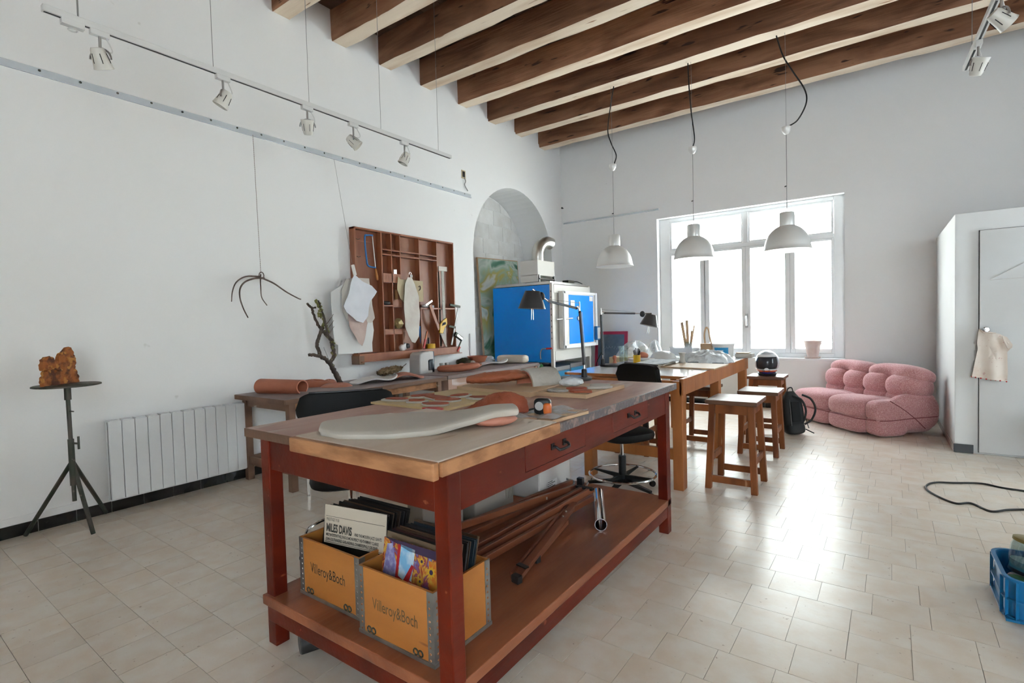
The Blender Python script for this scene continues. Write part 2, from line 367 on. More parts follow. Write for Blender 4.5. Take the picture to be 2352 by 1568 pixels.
# floor of 20 cm stone tiles
fl = MB().box(XL-.62, XR+.3, YF-.3, YB+.3, -.2, -.0022).build('floor', 'grout', smooth=False); tag(fl, 'beige stone tile floor of the studio', kind='structure')
ta = -.017; ca, sa = math.cos(ta), math.sin(ta)
cells = []
inv = cam.matrix_world.inverted()
def toimg(p):
    c = inv @ Vector(p)
    if c.z > -.25: return None
    return (1176 + 1182.26*c.x/-c.z, 784 - 1182.26*c.y/-c.z, -c.z)
for j in range(-16, 45):
    offx = random.choice((0, .1, .1, .03, .16))
    for i in range(-28, 20):
        lx, ly = i*.2 + offx, j*.2 + .12
        x, y = lx*ca - ly*sa, lx*sa + ly*ca
        if x < XL-.09 - (.55 if 5.6 < y < 7.5 else 0) or x > XR-.02 or y < YF+.02 or y > YB+.09: continue
        q = toimg((x, y, 0)); area = 0
        if q and -20 < q[0] < 2372 and q[1] < 1590: area = 1/q[2]**3
        cells.append((area, x, y))
cells.sort(reverse=True)
def tile_geo(mb, x, y, h):
    w = .0991
    P = []
    for ww, z in ((w, -.008), (w, h)):
        for sx_, sy_ in ((-1,-1),(1,-1),(1,1),(-1,1)):
            lx, ly = sx_*ww, sy_*ww; P.append((x + lx*ca - ly*sa, y + lx*sa + ly*ca, z))
    mb.add(P, [(4,5,6,7)] + [(a, (a+1) % 4, 4+(a+1) % 4, 4+a) for a in range(4)])
tm = MB(); tile_geo(tm, 0, 0, 0); t0 = tm.build('floor_tile', 'tile_stone', fl, smooth=False)
t0.location = (cells[0][1], cells[0][2], 0)
for a, x, y in cells[1:300]:
    c = t0.copy(); COL.objects.link(c); c.location = (x, y, random.uniform(-.0006, .0004))
rest = MB()
for a, x, y in cells[300:]: tile_geo(rest, x, y, random.uniform(-.0006, .0004))
r_ = rest.build('floor_tile_field', 'tile_stone', fl, smooth=False); r_['kind'] = 'stuff'

# left wall with the arched niche
AC, AR, AS, ND = 6.54, 1.05, 2.28, .56         # arch centre, radius, springing height, niche depth
arc = [(AC - AR*math.cos(PI*k/28), AS + AR*math.sin(PI*k/28)) for k in range(29)]
wl = MB()
def q(y0, z0, y1, z1, x=XL): wl.add([(x,y0,z0),(x,y1,z0),(x,y1,z1),(x,y0,z1)], [(0,1,2,3)])
q(YF, -.05, AC-AR, ZB); q(AC+AR, -.05, YB, ZB)
for (ya, za), (yb, zb) in zip(arc, arc[1:]): wl.add([(XL,ya,za),(XL,yb,zb),(XL,yb,ZB),(XL,ya,ZB)], [(0,1,2,3)])
q(YF, ZB, YB, ZD+.1, XL-.012); wl.add([(XL,YF,ZB),(XL,YB,ZB),(XL-.012,YB,ZB),(XL-.012,YF,ZB)], [(0,1,2,3)])
full = [(AC-AR,-.05)] + arc + [(AC+AR,-.05)]
for (ya, za), (yb, zb) in zip(full, full[1:]): wl.add([(XL,ya,za),(XL,yb,zb),(XL-ND-.03,yb,zb),(XL-ND-.03,ya,za)], [(0,1,2,3)])
wl.add([(XL-ND-.02, AC-AR-.05, -.05),(XL-ND-.02, AC+AR+.05, -.05),(XL-ND-.02, AC+AR+.05, AS+AR+.05),(XL-ND-.02, AC-AR-.05, AS+AR+.05)], [(0,1,2,3)])
wlo = wl.build('wall_left', 'plaster', smooth=False); tag(wlo, 'white plastered left wall with an arched niche', kind='structure')
# whitewashed blocks at the back of the niche, clipped to the arch
zrow = 1.0; row = 0
while zrow < AS+AR:
    h = .235; yy = AC-AR + (-.2 if row % 2 else 0) + random.uniform(-.05,.05)
    while yy < AC+AR:
        w = random.uniform(.36,.52); a = max(yy+.003, AC-AR); b = min(yy+w-.003, AC+AR); z0, z1 = zrow+.003, min(zrow+h-.003, AS+AR-.02)
        if b-a > .06 and z1-z0 > .03:
            poly = []
            for yv, zv in ((a,z0),(b,z0),(b,(z0+z1)/2),(b,z1),((a+b)/2,z1),(a,z1),(a,(z0+z1)/2)):
                if zv > AS:
                    d = math.hypot(yv-AC, zv-AS)
                    if d > AR-.01: yv, zv = AC+(yv-AC)*(AR-.01)/d, AS+(zv-AS)*(AR-.01)/d
                poly.append((yv, zv))
            ar_ = abs(sum(poly[i][0]*poly[(i+1) % 7][1]-poly[(i+1) % 7][0]*poly[i][1] for i in range(7)))/2
            if ar_ > .01:
                MB().prism(poly, XL-ND-.02, XL-ND-.018+random.uniform(.002,.007), 'yz').build('niche_block', 'niche_block', wlo, smooth=False)
        yy += w
    zrow += h; row += 1

# window wall: opening, reveal, window
WX0, WX1, WZ0, WZ1, FD = -2.82, -.35, .70, 2.85, .17
ww = MB()
for x0, x1, z0, z1 in ((XL-.15, WX0, -.05, ZD+.1), (WX1, XR, -.05, ZD+.1), (WX0, WX1, -.05, WZ0), (WX0, WX1, WZ1, ZD+.1)):
    ww.box(x0, x1, YB, YB+.30, z0, z1)
tag(ww.build('wall_back', 'plaster', smooth=False), 'white plastered wall around the big window', kind='structure')
win = T('window_1', 'wide white four-light casement window with two transom lights', None, (0,0,0)); win['kind'] = 'structure'
FY0, FY1 = YB+.13, YB+.19
GX = [(-2.632,-2.206),(-2.07,-1.617),(-1.50,-1.057),(-.932,-.506)]
fr = MB().box(WX0, -2.665, FY0, FY1+.05, WZ0, WZ1).box(-.475, WX1, FY0, FY1+.05, WZ0, WZ1).box(-2.665, -.475, FY0, FY1+.05, 2.80, WZ1).box(-2.665, -.475, FY0, FY1+.05, WZ0, .765)
fr.box(-2.665, -.475, FY0, FY1+.03, 2.30, 2.36).box(-1.60, -1.525, FY0, FY1+.03, 2.36, 2.80).box(-2.18, -2.096, FY0+.02, FY1, .765, 2.30).box(-1.585, -1.53, FY0+.02, FY1, .765, 2.30).box(-1.035, -.955, FY0+.02, FY1, .765, 2.30)
fr.build('window_frame', 'white_paint', win, smooth=False, bevel=.006)
for x0, x1 in ((-2.632,-1.62),(-1.505,-.506)):
    m = MB(); z0, z1 = 2.386, 2.775
    m.box(x0-.033, x0, FY0+.01, FY1, z0-.026, z1+.026).box(x1, x1+.025, FY0+.01, FY1, z0-.026, z1+.026).box(x0, x1, FY0+.01, FY1, z0-.026, z0).box(x0, x1, FY0+.01, FY1, z1, z1+.026)
    s_ = m.build('transom_sash', 'white_paint', win, smooth=False, bevel=.004)
    MB().box(x0-.005, x1+.005, FY0+.03, FY0+.034, z0-.005, z1+.005).build('pane', 'pane', s_, smooth=False)
for k, (x0, x1) in enumerate(GX):
    m = MB(); z0, z1 = .828, 2.268; a = x0-(.033 if k == 0 else .062); b = x1+(.033 if k == 3 else (.055 if k == 1 else .062))
    m.box(a, x0, FY0-.012, FY1, .767, 2.298).box(x1, b, FY0-.012, FY1, .767, 2.298).box(x0, x1, FY0-.012, FY1, .767, z0).box(x0, x1, FY0-.012, FY1, z1, 2.298)
    s_ = m.build('casement_sash', 'white_paint', win, smooth=False, bevel=.005)
    MB().box(x0-.005, x1+.005, FY0+.03, FY0+.034, z0-.005, z1+.005).build('pane', 'pane', s_, smooth=False)
    if k == 1:
        m = MB().box(-1.572, -1.538, FY0-.02, FY0-.012, 1.13, 1.33); m.tube(spline([(-1.555,FY0-.02,1.29),(-1.555,FY0-.06,1.29),(-1.552,FY0-.065,1.25),(-1.548,FY0-.06,1.16)]), .009, 8)
        m.build('window_handle', 'dull_steel', s_)
    if k in (0, 3):
        MB().tube([(b-.02 if k == 0 else a+.02, FY0-.02, .82),(b-.02 if k == 0 else a+.02, FY0-.02, .92)], .008, 8).build('hinge', 'white_paint', s_)
MB().box(WX0-.0, WX1, YB-.02, FY0, WZ0-.03, WZ0+.004).build('window_sill', 'white_paint', win, smooth=False, bevel=.005)
# window wall baseboard
bb = MB().box(XL, .55, YB-.004, YB, 0, .012).build('baseboard_back', 'grout_white', smooth=False); tag(bb, 'black tile baseboard under the window', kind='structure')
k = XL+.02
while k < .5:
    MB().box(k, min(k+.196, .54), YB-.012, YB-.002, .0, .075).build('baseboard_tile', 'black_tile', bb, smooth=False, bevel=.002); k += .2
bl = MB().box(XL, XL+.005, YF, AC-AR, .0, .013).build('baseboard_left', 'grout_white', smooth=False); tag(bl, 'glossy black tile baseboard with white joints', kind='structure')
k = -.70
while k < AC-AR:
    MB().box(XL+.002, XL+.013, k+.0015, min(k+.1985*1.0, AC-AR), .0, .078).build('baseboard_tile', 'black_tile', bl, smooth=False, bevel=.002); k += .2
tr = MB().box(XL, XL+.007, YF, 2.3, .078, .125).build('trim_1', 'plaster', smooth=False); tag(tr, 'slim plaster step above the black baseboard', kind='structure')

# unseen walls; their windows are added openings that let in fill daylight
wr = MB(); FILL_RW = [(4.6,5.5)]; ys = [YF] + [v for w in FILL_RW for v in w] + [YB]
for a, b in zip(ys[0::2], ys[1::2]): wr.box(XR, XR+.3, a, b, -.05, ZD+.1)
for a, b in FILL_RW: wr.box(XR, XR+.3, a, b, -.05, .5); wr.box(XR, XR+.3, a, b, 3.3, ZD+.1)
tag(wr.build('wall_right', 'plaster', smooth=False), 'white plastered right wall', kind='structure')
wf = MB(); FILL_FW = [(.5,1.6),(1.9,3.0)]; xs = [XL-.6] + [v for w in FILL_FW for v in w] + [XR+.3]
for a, b in zip(xs[0::2], xs[1::2]): wf.box(a, b, YF-.3, YF, -.05, ZD+.1)
for a, b in FILL_FW: wf.box(a, b, YF-.3, YF, -.05, .5); wf.box(a, b, YF-.3, YF, 3.3, ZD+.1)
tag(wf.build('wall_front', 'plaster', smooth=False), 'white plastered wall facing the window', kind='structure')
n_ = 2
for (a, b), side in [(w, 'r') for w in FILL_RW] + [(w, 'f') for w in FILL_FW]:
    f = MB(); g = MB()
    def bx(mb, u0, u1, d0, d1, z0, z1):
        mb.box(XR+d0, XR+d1, u0, u1, z0, z1) if side == 'r' else mb.box(u0, u1, YF-d1, YF-d0, z0, z1)
    m_ = (a+b)/2
    for u0, u1, z0, z1 in ((a,a+.07,.5,3.3),(b-.07,b,.5,3.3),(m_-.05,m_+.05,.5,3.3),(a,b,.5,.57),(a,b,3.23,3.3),(a,b,2.7,2.77)): bx(f, u0, u1, .15, .21, z0, z1)
    bx(g, a+.05, b-.05, .178, .182, .55, 3.25)
    w_ = f.build('window_%d' % n_, 'white_paint', smooth=False); w_['kind'] = 'structure'; g.build('pane', 'pane', w_, smooth=False); n_ += 1

# ceiling: deck boards and old beams running across the room
ce = MB().box(XL-.3, XR+.3, YF-.3, YB+.3, ZD+.03, ZD+.2).build('ceiling', 'deck_wood', smooth=False); tag(ce, 'timber ceiling of old beams and boards', kind='structure')
x = XL
while x < XR:
    MB().box(x+.003, x+.232, YF, YB, ZD, ZD+.03).build('ceiling_board', 'deck_wood', ce, smooth=False); x += .235
by = [2.705,3.339,3.947,4.589,5.275,5.912,6.585,7.262]
by = [2.705-.645*k for k in range(8,0,-1)] + by
bz = {7.262:4.145, 6.585:4.175, 5.912:4.17}
rb = random.Random(4)
for y in by:
    z0 = bz.get(y, ZB); w = .175; n = 26; m = MB(); P = []; x0, x1 = XL-.05, XR+.05
    for i in range(n+1):
        xx = x0+(x1-x0)*i/n; j = lambda s_: rb.uniform(-s_, s_)
        P.append([(xx, y+j(.004), ZD+.01),(xx, y+j(.006), z0+.05),(xx, y+.004+j(.006), z0+j(.006)),(xx, y+w-.004+j(.006), z0+j(.006)),(xx, y+w+j(.006), z0+.05),(xx, y+w+j(.004), ZD+.01)])
    vs = [p for r0 in P for p in r0]
    for i in range(n):
        for k_ in range(5):
            a = i*6+k_; m.add([vs[a],vs[a+6],vs[a+7],vs[a+1]], [(0,1,2,3)], 1 if k_ == 2 else 0)
    m.build('beam', ['beam_side','beam_belly'], ce, smooth=False)

# white built-in cupboard in the corner
cx, cy, ch = .566, 6.13, 2.155
cu = T('built_in_cupboard', 'white built-in corner cupboard beside the pink sofa', 'cupboard', (cx, cy, 0))
MB().box(cx, 2.4, cy, YB, 0, ch).build('body', 'partition_paint', cu, smooth=False, bevel=.004)
MB().box(cx+.16, 1.356, cy-.006, cy, .015, 1.99).build('door_gap_shade', 'dark_gap', cu, smooth=False)  # dark sheet behind the door, standing in for the shaded gap round it
d_ = MB().box(cx+.164, 1.35, cy-.028, cy-.004, .02, 1.985).build('door', 'door_paint', cu, smooth=False, bevel=.003)
MB().lathe([(.010,0),(.010,.03),(.024,.036),(.026,.05),(.018,.06),(0,.062)], (cx+.205, cy-.028, 1.115), 16, (0,-1,0)).build('knob', 'chrome', d_)
MB().box(cx-.006, cx+.13, cy-.009, cy, 0, .078).build('corner_tile', 'black_tile', cu, smooth=False, bevel=.002)
MB().box(cx-.009, cx, cy+.0, YB-.02, 0, .06).build('side_plinth', 'clay_grey', cu, smooth=False)
hg = MB(); hg.tube([(.80,cy-.034,1.55),(1.1,cy-.034,1.73),(1.4,cy-.034,1.55),(.80,cy-.034,1.55)], .003, 6); hg.tube([(1.1,cy-.034,1.73),(1.1,cy-.034,1.78),(1.12,cy-.034,1.80)], .003, 6)
tag(hg.build('wire_hanger', 'plastic_white'), 'thin white wire hanger on the cupboard door', 'hanger')

# street side seen through the window
fa = T('opposite_house', 'pale house front with louvred shutters across the street', 'building', (0, 14, -5))
MB().box(-45, 40, 14, 14.6, -5, 5.6).build('wall', 'facade', fa, smooth=False)
for x0, z0, z1 in ((-3.27,2.12,3.5),(-3.27,-.6,1.2),(-1.13,2.12,3.5),(-1.13,-.6,1.2),(-5.4,2.12,3.5),(-5.4,-.6,1.2)):
    for k in (0, 1):
        a = x0+k*.47; f = MB().box(a, a+.05, 13.93, 14, z0, z1).box(a+.39, a+.44, 13.93, 14, z0, z1).box(a+.05, a+.39, 13.935, 14, z0, z0+.06).box(a+.05, a+.39, 13.935, 14, z1-.06, z1)
        s_ = f.build('shutter', 'shutter_paint', fa, smooth=False); l_ = MB(); z = z0+.1
        while z < z1-.08: l_.obox((a+.22, 13.965, z), (.35,.05,.012), (.6,0,0)); z += .055
        l_.build('louvre', 'shutter_paint', s_, smooth=False)
    MB().box(x0-.08, x0+1.0, 13.9, 14, z0-.1, z0-.02).build('sill', 'facade', fa, smooth=False)
tag(MB().box(-46, 41, 8.3, 14, -5.1, -5).build('street', 'pavement', smooth=False), 'street below the window', kind='structure')

# ------------------------------------------------------------------ big work table
tb = T('work_table', 'large red-brown wooden work table with two drawers and a lower shelf', 'table', (-1.54, 2.08, 0))
tx0, tx1, ty0, ty1, tz = -2.08, -1.0, 1.05, 3.12, .89
MB().box(tx0, tx1-.012, ty0, ty1, tz-.032, tz).build('tabletop', 'bench_top_wood', tb, smooth=False, bevel=.003)
MB().box(tx1-.012, tx1, ty0, ty1, tz-.036, tz+.0005).build('edge_strip', 'worn_edge', tb, smooth=False, bevel=.002)
MB().box(tx0, tx1, ty0-.004, ty0, tz-.034, tz).build('front_edge', 'old_bench_wood', tb, smooth=False, bevel=.002)
lx = (-2.043, -1.022-.058); 
for lxx in (-2.043, -1.078):
    for lyy in (1.09, 2.984):
        MB().box(lxx, lxx+.058, lyy, lyy+.058, 0, tz-.032).build('leg', 'red_wood', tb, smooth=False, bevel=.004)
az0, az1 = .722, tz-.032
MB().box(-1.985, -1.078, 1.098, 1.122, az0, az1).build('apron', 'red_wood', tb, smooth=False, bevel=.003)
MB().box(-1.985, -1.078, 3.005, 3.03, az0, az1).build('apron', 'red_wood', tb, smooth=False, bevel=.003)
MB().box(-2.035, -2.012, 1.148, 2.984, az0, az1).build('apron', 'red_wood', tb, smooth=False, bevel=.003)
# long right side: apron pieces around the two drawers
DR = [(1.50, 1.965), (2.245, 2.70)]; ap = MB(); prev = 1.148
for a, b in DR: ap.box(-1.05, -1.026, prev, a, az0, az1); ap.box(-1.05, -1.026, a, b, az0, az0+.024); prev = b
ap.box(-1.05, -1.026, prev, 2.984, az0, az1); ap.build('apron', 'red_wood', tb, smooth=False)
for a, b in DR:
    d = MB().box(-1.05, -1.0245, a+.0025, b-.0025, az0+.0265, az1-.002).build('drawer', 'red_wood', tb, smooth=False, bevel=.002)
    c = (a+b)/2; z = .795; h = MB()
    h.tube(spline([(-1.026,c-.045,z+.008),(-1.008,c-.045,z+.008),(-.998,c-.040,z),(-.994,c-.028,z-.004),(-.994,c+.028,z-.004),(-.998,c+.040,z),(-1.008,c+.045,z+.008),(-1.026,c+.045,z+.008)]), .0055, 8)
    h.box(-1.026,-1.020,c-.056,c-.034,z-.004,z+.02).box(-1.026,-1.020,c+.034,c+.056,z-.004,z+.02)
    h.build('handle', 'black_plastic', d)
MB().box(-2.05, -1.02, 1.075, 3.05, .165, .205).build('lower_shelf', 'shelf_board_wood', tb, smooth=False, bevel=.004)
MB().box(-2.03, -1.03, 1.085, 1.11, .10, .165).box(-1.05, -1.025, 1.11, 3.02, .10, .165).box(-2.045, -2.02, 1.11, 3.02, .10, .165).box(-2.03, -1.03, 3.01, 3.035, .10, .165).build('shelf_rail', 'red_wood', tb, smooth=False, bevel=.003)

# drawing of the boards on it
pb = T('wedging_board', 'thick dusty wooden board overhanging the front corner of the work table', 'board', (-1.29, 1.3, tz))
MB().box(-1.626, -.958, .99, 1.617, tz+.0005, .918).build('slab', ['pine_board'], pb, smooth=False, bevel=.004)
MB().box(-1.626, -.953, .965, .99, .868, .917).build('front_lip', 'pine_edge', pb, smooth=False, bevel=.005)
MB().box(-.958, -.944, .99, 1.617, .875, .916).build('end_grain', 'pine_edge', pb, smooth=False, bevel=.004)
tag(MB().prism([(-2.111,1.707),(-1.60,1.70),(-1.625,2.24),(-2.05,2.285)], tz+.0005, tz+.011).build('plywood_sheet', 'plywood_yellow', smooth=False), 'thin yellow plywood sheet with broken clay pieces on the work table', 'board')
tag(MB().prism([(-2.05,2.30),(-1.487,2.24),(-1.535,2.66),(-2.06,2.72)], tz+.0005, tz+.026).build('birch_board', 'birch', smooth=False, bevel=.002), 'wooden board under the dark textured clay vessel', 'board')
tag(MB().prism([(-1.535,2.305),(-1.200,2.317),(-1.19,2.775),(-1.50,2.74)], tz+.0005, tz+.022).build('fragment_board', 'birch', smooth=False, bevel=.002), 'wooden board with small clay samples near the desk lamp', 'board')
tag(MB().prism([(-1.235,1.66),(-1.03,1.63),(-1.0,1.95),(-1.19,1.98)], tz+.0005, tz+.012).build('scrap_board', 'birch', smooth=False), 'small thin board under the crumpled clear film and tape measure', 'board')

# the long cream slab: flat, then rising to a blunt lifted tip
def slab_pt(u, v):
    s = u*.86
    ax = [(-1.635,1.105),(-1.595,1.125),(-1.53,1.17),(-1.41,1.265),(-1.29,1.355),(-1.20,1.42),(-1.14,1.468),(-1.075,1.53)]
    hw = [.02,.12,.18,.205,.175,.115,.085,.066]; hz = [.9185,.9185,.9185,.9185,.922,.940,.956,.957]
    k = u*7; i = min(int(k),6); t = k-i; t2 = t
    f = lambda L: L[i]*(1-t2)+L[i+1]*t2
    cx_, cy_ = f([p[0] for p in ax]), f([p[1] for p in ax]); w_, z_ = f(hw), f(hz)
    d = Vector((ax[i+1][0]-ax[i][0], ax[i+1][1]-ax[i][1])).normalized(); nn = Vector((-d.y, d.x))
    o_ = (v-.5)*2
    return (cx_+nn.x*o_*w_, cy_+nn.y*o_*w_, z_+.028-.010*o_**4)
so = MB().grid(slab_pt, 36, 12, th=.026).build('clay_slab', 'clay_slab_white', smooth=True, ang=1.2, sub=1)
tag(so, 'long smooth cream clay slab with a lifted tip on the thick board', 'clay slab')
pl = MB().ball((-1.115,1.445,.9395), (.085,.055,.021), 24, 10, jit=.03, rot=(0,0,.9)); tag(pl.build('clay_pad', 'terracotta_pale'), 'film-wrapped clay lump propping the tip of the cream slab', 'clay lump')
def hump(u, v):
    a = Vector((-1.50,1.59)); b = Vector((-1.245,1.84)); d = (b-a); n = Vector((-d.y,d.x)).normalized()
    w = .035+.06*math.sin(min(1,u*1.15)*PI*.75); z = .898+.075*max(0,math.sin(max(0,(u-.25))/.75*PI*.78))**1.2
    p = a+d*u+n*(v-.5)*2*w; e = 1-(2*v-1)**2
    return (p.x, p.y, tz+.004+(z-tz)*math.sqrt(max(0,e))+.012)
tag(MB().grid(hump, 30, 14, th=.014).build('textured_clay_strip', 'raw_clay_red', smooth=True, sub=1, disp=(.012,.02)), 'rough red clay strip rising to a hump behind the cream slab', 'clay slab')
def patch(mb, cx_, cy_, z, r, n=9, th=.010, seed=0, asp=.6, rot=0, mi=0):
    rr = random.Random(seed); P = []
    for k in range(n):
        t = 2*PI*k/n; q_ = r*(1+rr.uniform(-.22,.18)); x_, y_ = q_*math.cos(t), q_*asp*math.sin(t)
        P.append((cx_+x_*math.cos(rot)-y_*math.sin(rot), cy_+x_*math.sin(rot)+y_*math.cos(rot)))
    mb.prism(P, z, z+th, mi=mi)
FR = [(-2.02,1.80,.085,.3,0),(-1.98,1.95,.075,.9,1),(-1.86,1.93,.09,-.2,1),(-1.88,1.80,.075,.2,0),(-1.75,1.90,.075,.5,1),(-1.80,2.04,.07,1.2,0),(-1.72,1.77,.07,.3,1),(-1.66,2.03,.08,.4,0)]
FN = ['pale grey clay fragment with a red top nearest the plywood corner','red clay fragment at the back left of the plywood','broad red clay fragment in the middle of the plywood','narrow reddish clay fragment at the front of the plywood','red clay fragment at the right of the plywood group','grey clay fragment farthest back on the plywood','small red clay fragment beside the dark red rib','long grey clay fragment nearest the lumpy red strip']
for k, (x_, y_, r_, ro, mi) in enumerate(FR):
    t_ = T('clay_fragment', FN[k], 'clay fragment', (x_, y_, tz+.011), 'clay fragments on the plywood sheet')
    m = MB(); patch(m, x_, y_, tz+.0112, r_, 10, .009, k, .55, ro); m.build('base', 'clay_grey', t_, smooth=False, bevel=.002)
    m = MB(); patch(m, x_, y_, tz+.0203, r_*(.95 if mi else .72), 10, .005, k, .55, ro); m.build('red_skin', 'raw_clay_red', t_, smooth=False, bevel=.002, sub=0)
rb_ = MB(); rb_.prism([(-1.70,1.665),(-1.68,1.695),(-1.64,1.712),(-1.60,1.70),(-1.575,1.665)], tz+.012, tz+.018)
tag(rb_.build('pottery_rib', 'red_plastic', smooth=False), 'dark red half-round pottery rib at the edge of the plywood', 'tool')
sc_ = MB(); sc_.prism([(-1.605,1.455),(-1.508,1.420),(-1.478,1.487),(-1.560,1.530),(-1.60,1.50)], .9195, .9215)
tag(sc_.build('steel_scraper', 'dull_steel', smooth=False), 'bright square steel scraper lying behind the cream slab', 'tool')
sc_ = MB(); sc_.prism([(-1.69,1.40),(-1.61,1.385),(-1.56,1.44),(-1.60,1.475),(-1.67,1.45)], .9185, .9192)
tag(sc_.build('steel_scraper', 'brushed_steel', smooth=False), 'dull thin metal scraper left of the bright square one', 'tool')
# tape measure
tp = T('tape_measure', 'black and orange tape measure on the work table', 'tape measure', (-1.115,1.775,tz+.012))
MB().ball((-1.125,1.785,.937), (.036,.018,.034), 20, 10, e=.5, rot=(0,0,.35)).build('case', 'black_plastic', tp)
MB().ball((-1.098,1.778,.930), (.016,.020,.024), 14, 8, e=.5, rot=(0,0,.35)).build('orange_grip', 'orange_plastic', tp)
MB().lathe([(.018,0),(.018,.002),(0,.002)], (-1.13,1.766,.94), 16, (.33,-.94,0)).build('label_disc', 'dull_steel', tp)
MB().tube(spline([(-1.155,1.80,.925),(-1.19,1.80,.918),(-1.215,1.79,.908)]), .004, 8).build('hook_strap', 'black_plastic', tp)
fm = MB().grid(lambda u,v: (-1.235+.2*u+.02*v, 1.665+.03*u+.28*v, tz+.016+.006*math.sin(9*u+4*v)+.005*math.sin(15*v-3*u)), 14, 14, th=.001)
tag(fm.build('clear_film', 'film_clear', smooth=True), 'crumpled clear plastic film beside the tape measure', 'plastic film')
# elongated vessel
def ves(u, v):
    t = 2*PI*v; x_ = -2.02+.335*u; y_ = 2.36+.215*u
    w = .10*math.sin(PI*min(1,.08+u*.9))**.6*(1-.35*u); h = .034*math.sin(PI*(.10+u*.80))**.5
    zc = .950+.028*u
    return (x_+w*math.cos(t)*-.54, y_+w*math.cos(t)*.84, zc+h*math.sin(t))
vt = T('clay_vessel', 'long dark red clay vessel with a rough textured back', 'clay vessel', (-1.85,2.47,tz+.026))
MB().grid(ves, 30, 24).build('body', 'vessel_clay', vt, smooth=True, ang=2, disp=(.012,.018))
MB().ball((-1.672,2.572,.972), (.022,.016,.017), 12, 8).build('knob', 'terracotta_pale', vt)
# tunnel-shaped clay
def tun(u, v):
    t = PI*(v*1.06-.03); a = Vector((-1.70,2.50)); d = Vector((.085,.175)); n = Vector((.90,-.43))
    r = .088; p = a+d*u+n*(-r*math.cos(t)*1.05)
    return (p.x, p.y, tz+.028+r*math.sin(t)*.95)
tt = T('tunnel_clay', 'arched white-grey clay tunnel with a red inside', 'clay piece', (-1.63,2.62,tz+.026))
MB().grid(tun, 14, 20, th=.012).build('outer_shell', 'clay_grey', tt, smooth=True, ang=1.2, disp=(.008,.012))
MB().grid(tun, 14, 20, th=-.010).build('inner_lining', 'terracotta', tt, smooth=True, ang=1.2)
bg = MB().ball((-1.44,2.60,tz+.045), (.07,.04,.026), 24, 12, jit=.09, rot=(0,0,.5)); tag(bg.build('wrapped_clay', 'film_opaque'), 'small clay lump in crinkled film behind the clay samples', 'clay lump')
SD = [(-1.40,2.37,.065,.1,0,'grey'),(-1.27,2.39,.075,.3,1,'red'),(-1.34,2.49,.06,.6,1,'red'),(-1.25,2.57,.075,.7,0,'grey'),(-1.29,2.66,.06,.5,0,'grey')]
SN = ['plain grey clay sample at the front left of the sample board','broad red clay sample at the front of the sample board','red clay sample in the middle of the sample board','grey clay sample with a pink blush on the sample board','pale grey clay sample at the far end of the sample board']
for k, (x_, y_, r_, ro, mi, c_) in enumerate(SD):
    m = MB(); patch(m, x_, y_, tz+.0225, r_, 10, .011, 30+k, .55, ro)
    tag(m.build('clay_sample', 'raw_clay_red' if mi else 'clay_grey', smooth=False, bevel=.002), SN[k], 'clay sample', 'clay samples on the board')

# ------------------------------------------------------------------ under the table: record crates, easel, tube, boxes
def crate(x0, x1, y0, y1, z0, z1, label, faded):
    t = T('wooden_crate', label, 'crate', ((x0+x1)/2,(y0+y1)/2,z0), 'printed wooden crates of records'); w = .009
    for a, b, c, d in ((x0,x1,y0,y0+w),(x0,x1,y1-w,y1),(x0,x0+w,y0+w,y1-w),(x1-w,x1,y0+w,y1-w)):
        MB().box(a,b,c,d,z0+.006,z1).build('side_panel', 'crate_ply', t, smooth=False)
    MB().box(x0+w,x1-w,y0+w,y1-w,z0+.006,z0+.014).build('bottom', 'crate_ply', t, smooth=False)
    for cx_, sx_ in ((x0,1),(x1,-1)):
        for cy_, sy_ in ((y0,1),(y1,-1)):
            m = MB(); m.box(*sorted((cx_-.0015*sx_, cx_+.026*sx_)), *sorted((cy_-.0018*sy_, cy_)), z0, z1); m.box(*sorted((cx_-.0018*sx_, cx_)), *sorted((cy_-.0015*sy_, cy_+.026*sy_)), z0, z1)
            c_ = m.build('corner_strip', 'galvanised', t, smooth=False); r_ = MB(); zz = z0+.02
            while zz < z1-.01:
                r_.lathe([(.0042,0),(.0030,.0018),(0,.002)], (cx_+.015*sx_, cy_-.0018*sy_, zz), 7, (0,-sy_,0)); r_.lathe([(.0042,0),(.0030,.0018),(0,.002)], (cx_-.0018*sx_, cy_+.015*sy_, zz), 7, (-sx_,0,0)); zz += .021
            r_.build('rivets', 'pine_edge' if faded else 'galvanised', c_)
    MB().box(x0-.004,x1+.004,y0-.004,y0,z0,z0+.013).box(x0-.004,x1+.004,y1,y1+.004,z0,z0+.013).box(x0-.004,x0,y0,y1,z0,z0+.013).box(x1,x1+.004,y0,y1,z0,z0+.013).build('bottom_band', 'galvanised', t, smooth=False)
    for k in (.17, .80):
        m = MB(); xx = x0+(x1-x0)*k
        for s_ in (-1,1): m.tube([(xx+s_*.011+.010*math.cos(2*PI*i/14), y0-.001, z0+.026+.010*math.sin(2*PI*i/14)) for i in range(14)], .0028, 6, closed=True)
        m.build('rings_mark', 'stand_steel', t)
    text('Villeroy&Boch', 'lettering', .058, (x0+.07, y0, z0+.105), (1,0,0), (0,0,1), 'print_faded' if faded else 'print_dark', t, sx=.66, off=.0006)
    return t
Z0 = .205
crate(-1.925,-1.548,1.172,1.470,Z0,Z0+.232,'left printed wooden crate holding the white-covered record',False)
crate(-1.497,-1.135,1.130,1.415,Z0,Z0+.240,'right printed wooden crate with the colourful flower record cover',True)
SLV = [(.012,.010,.010),(.05,.03,.02),(.10,.055,.03),(.02,.02,.025),(.16,.09,.05),(.06,.015,.015),(.015,.03,.045),(.22,.15,.09),(.03,.022,.02)]
for k, c in enumerate(SLV): mat('sleeve_%d' % k, c, .5)
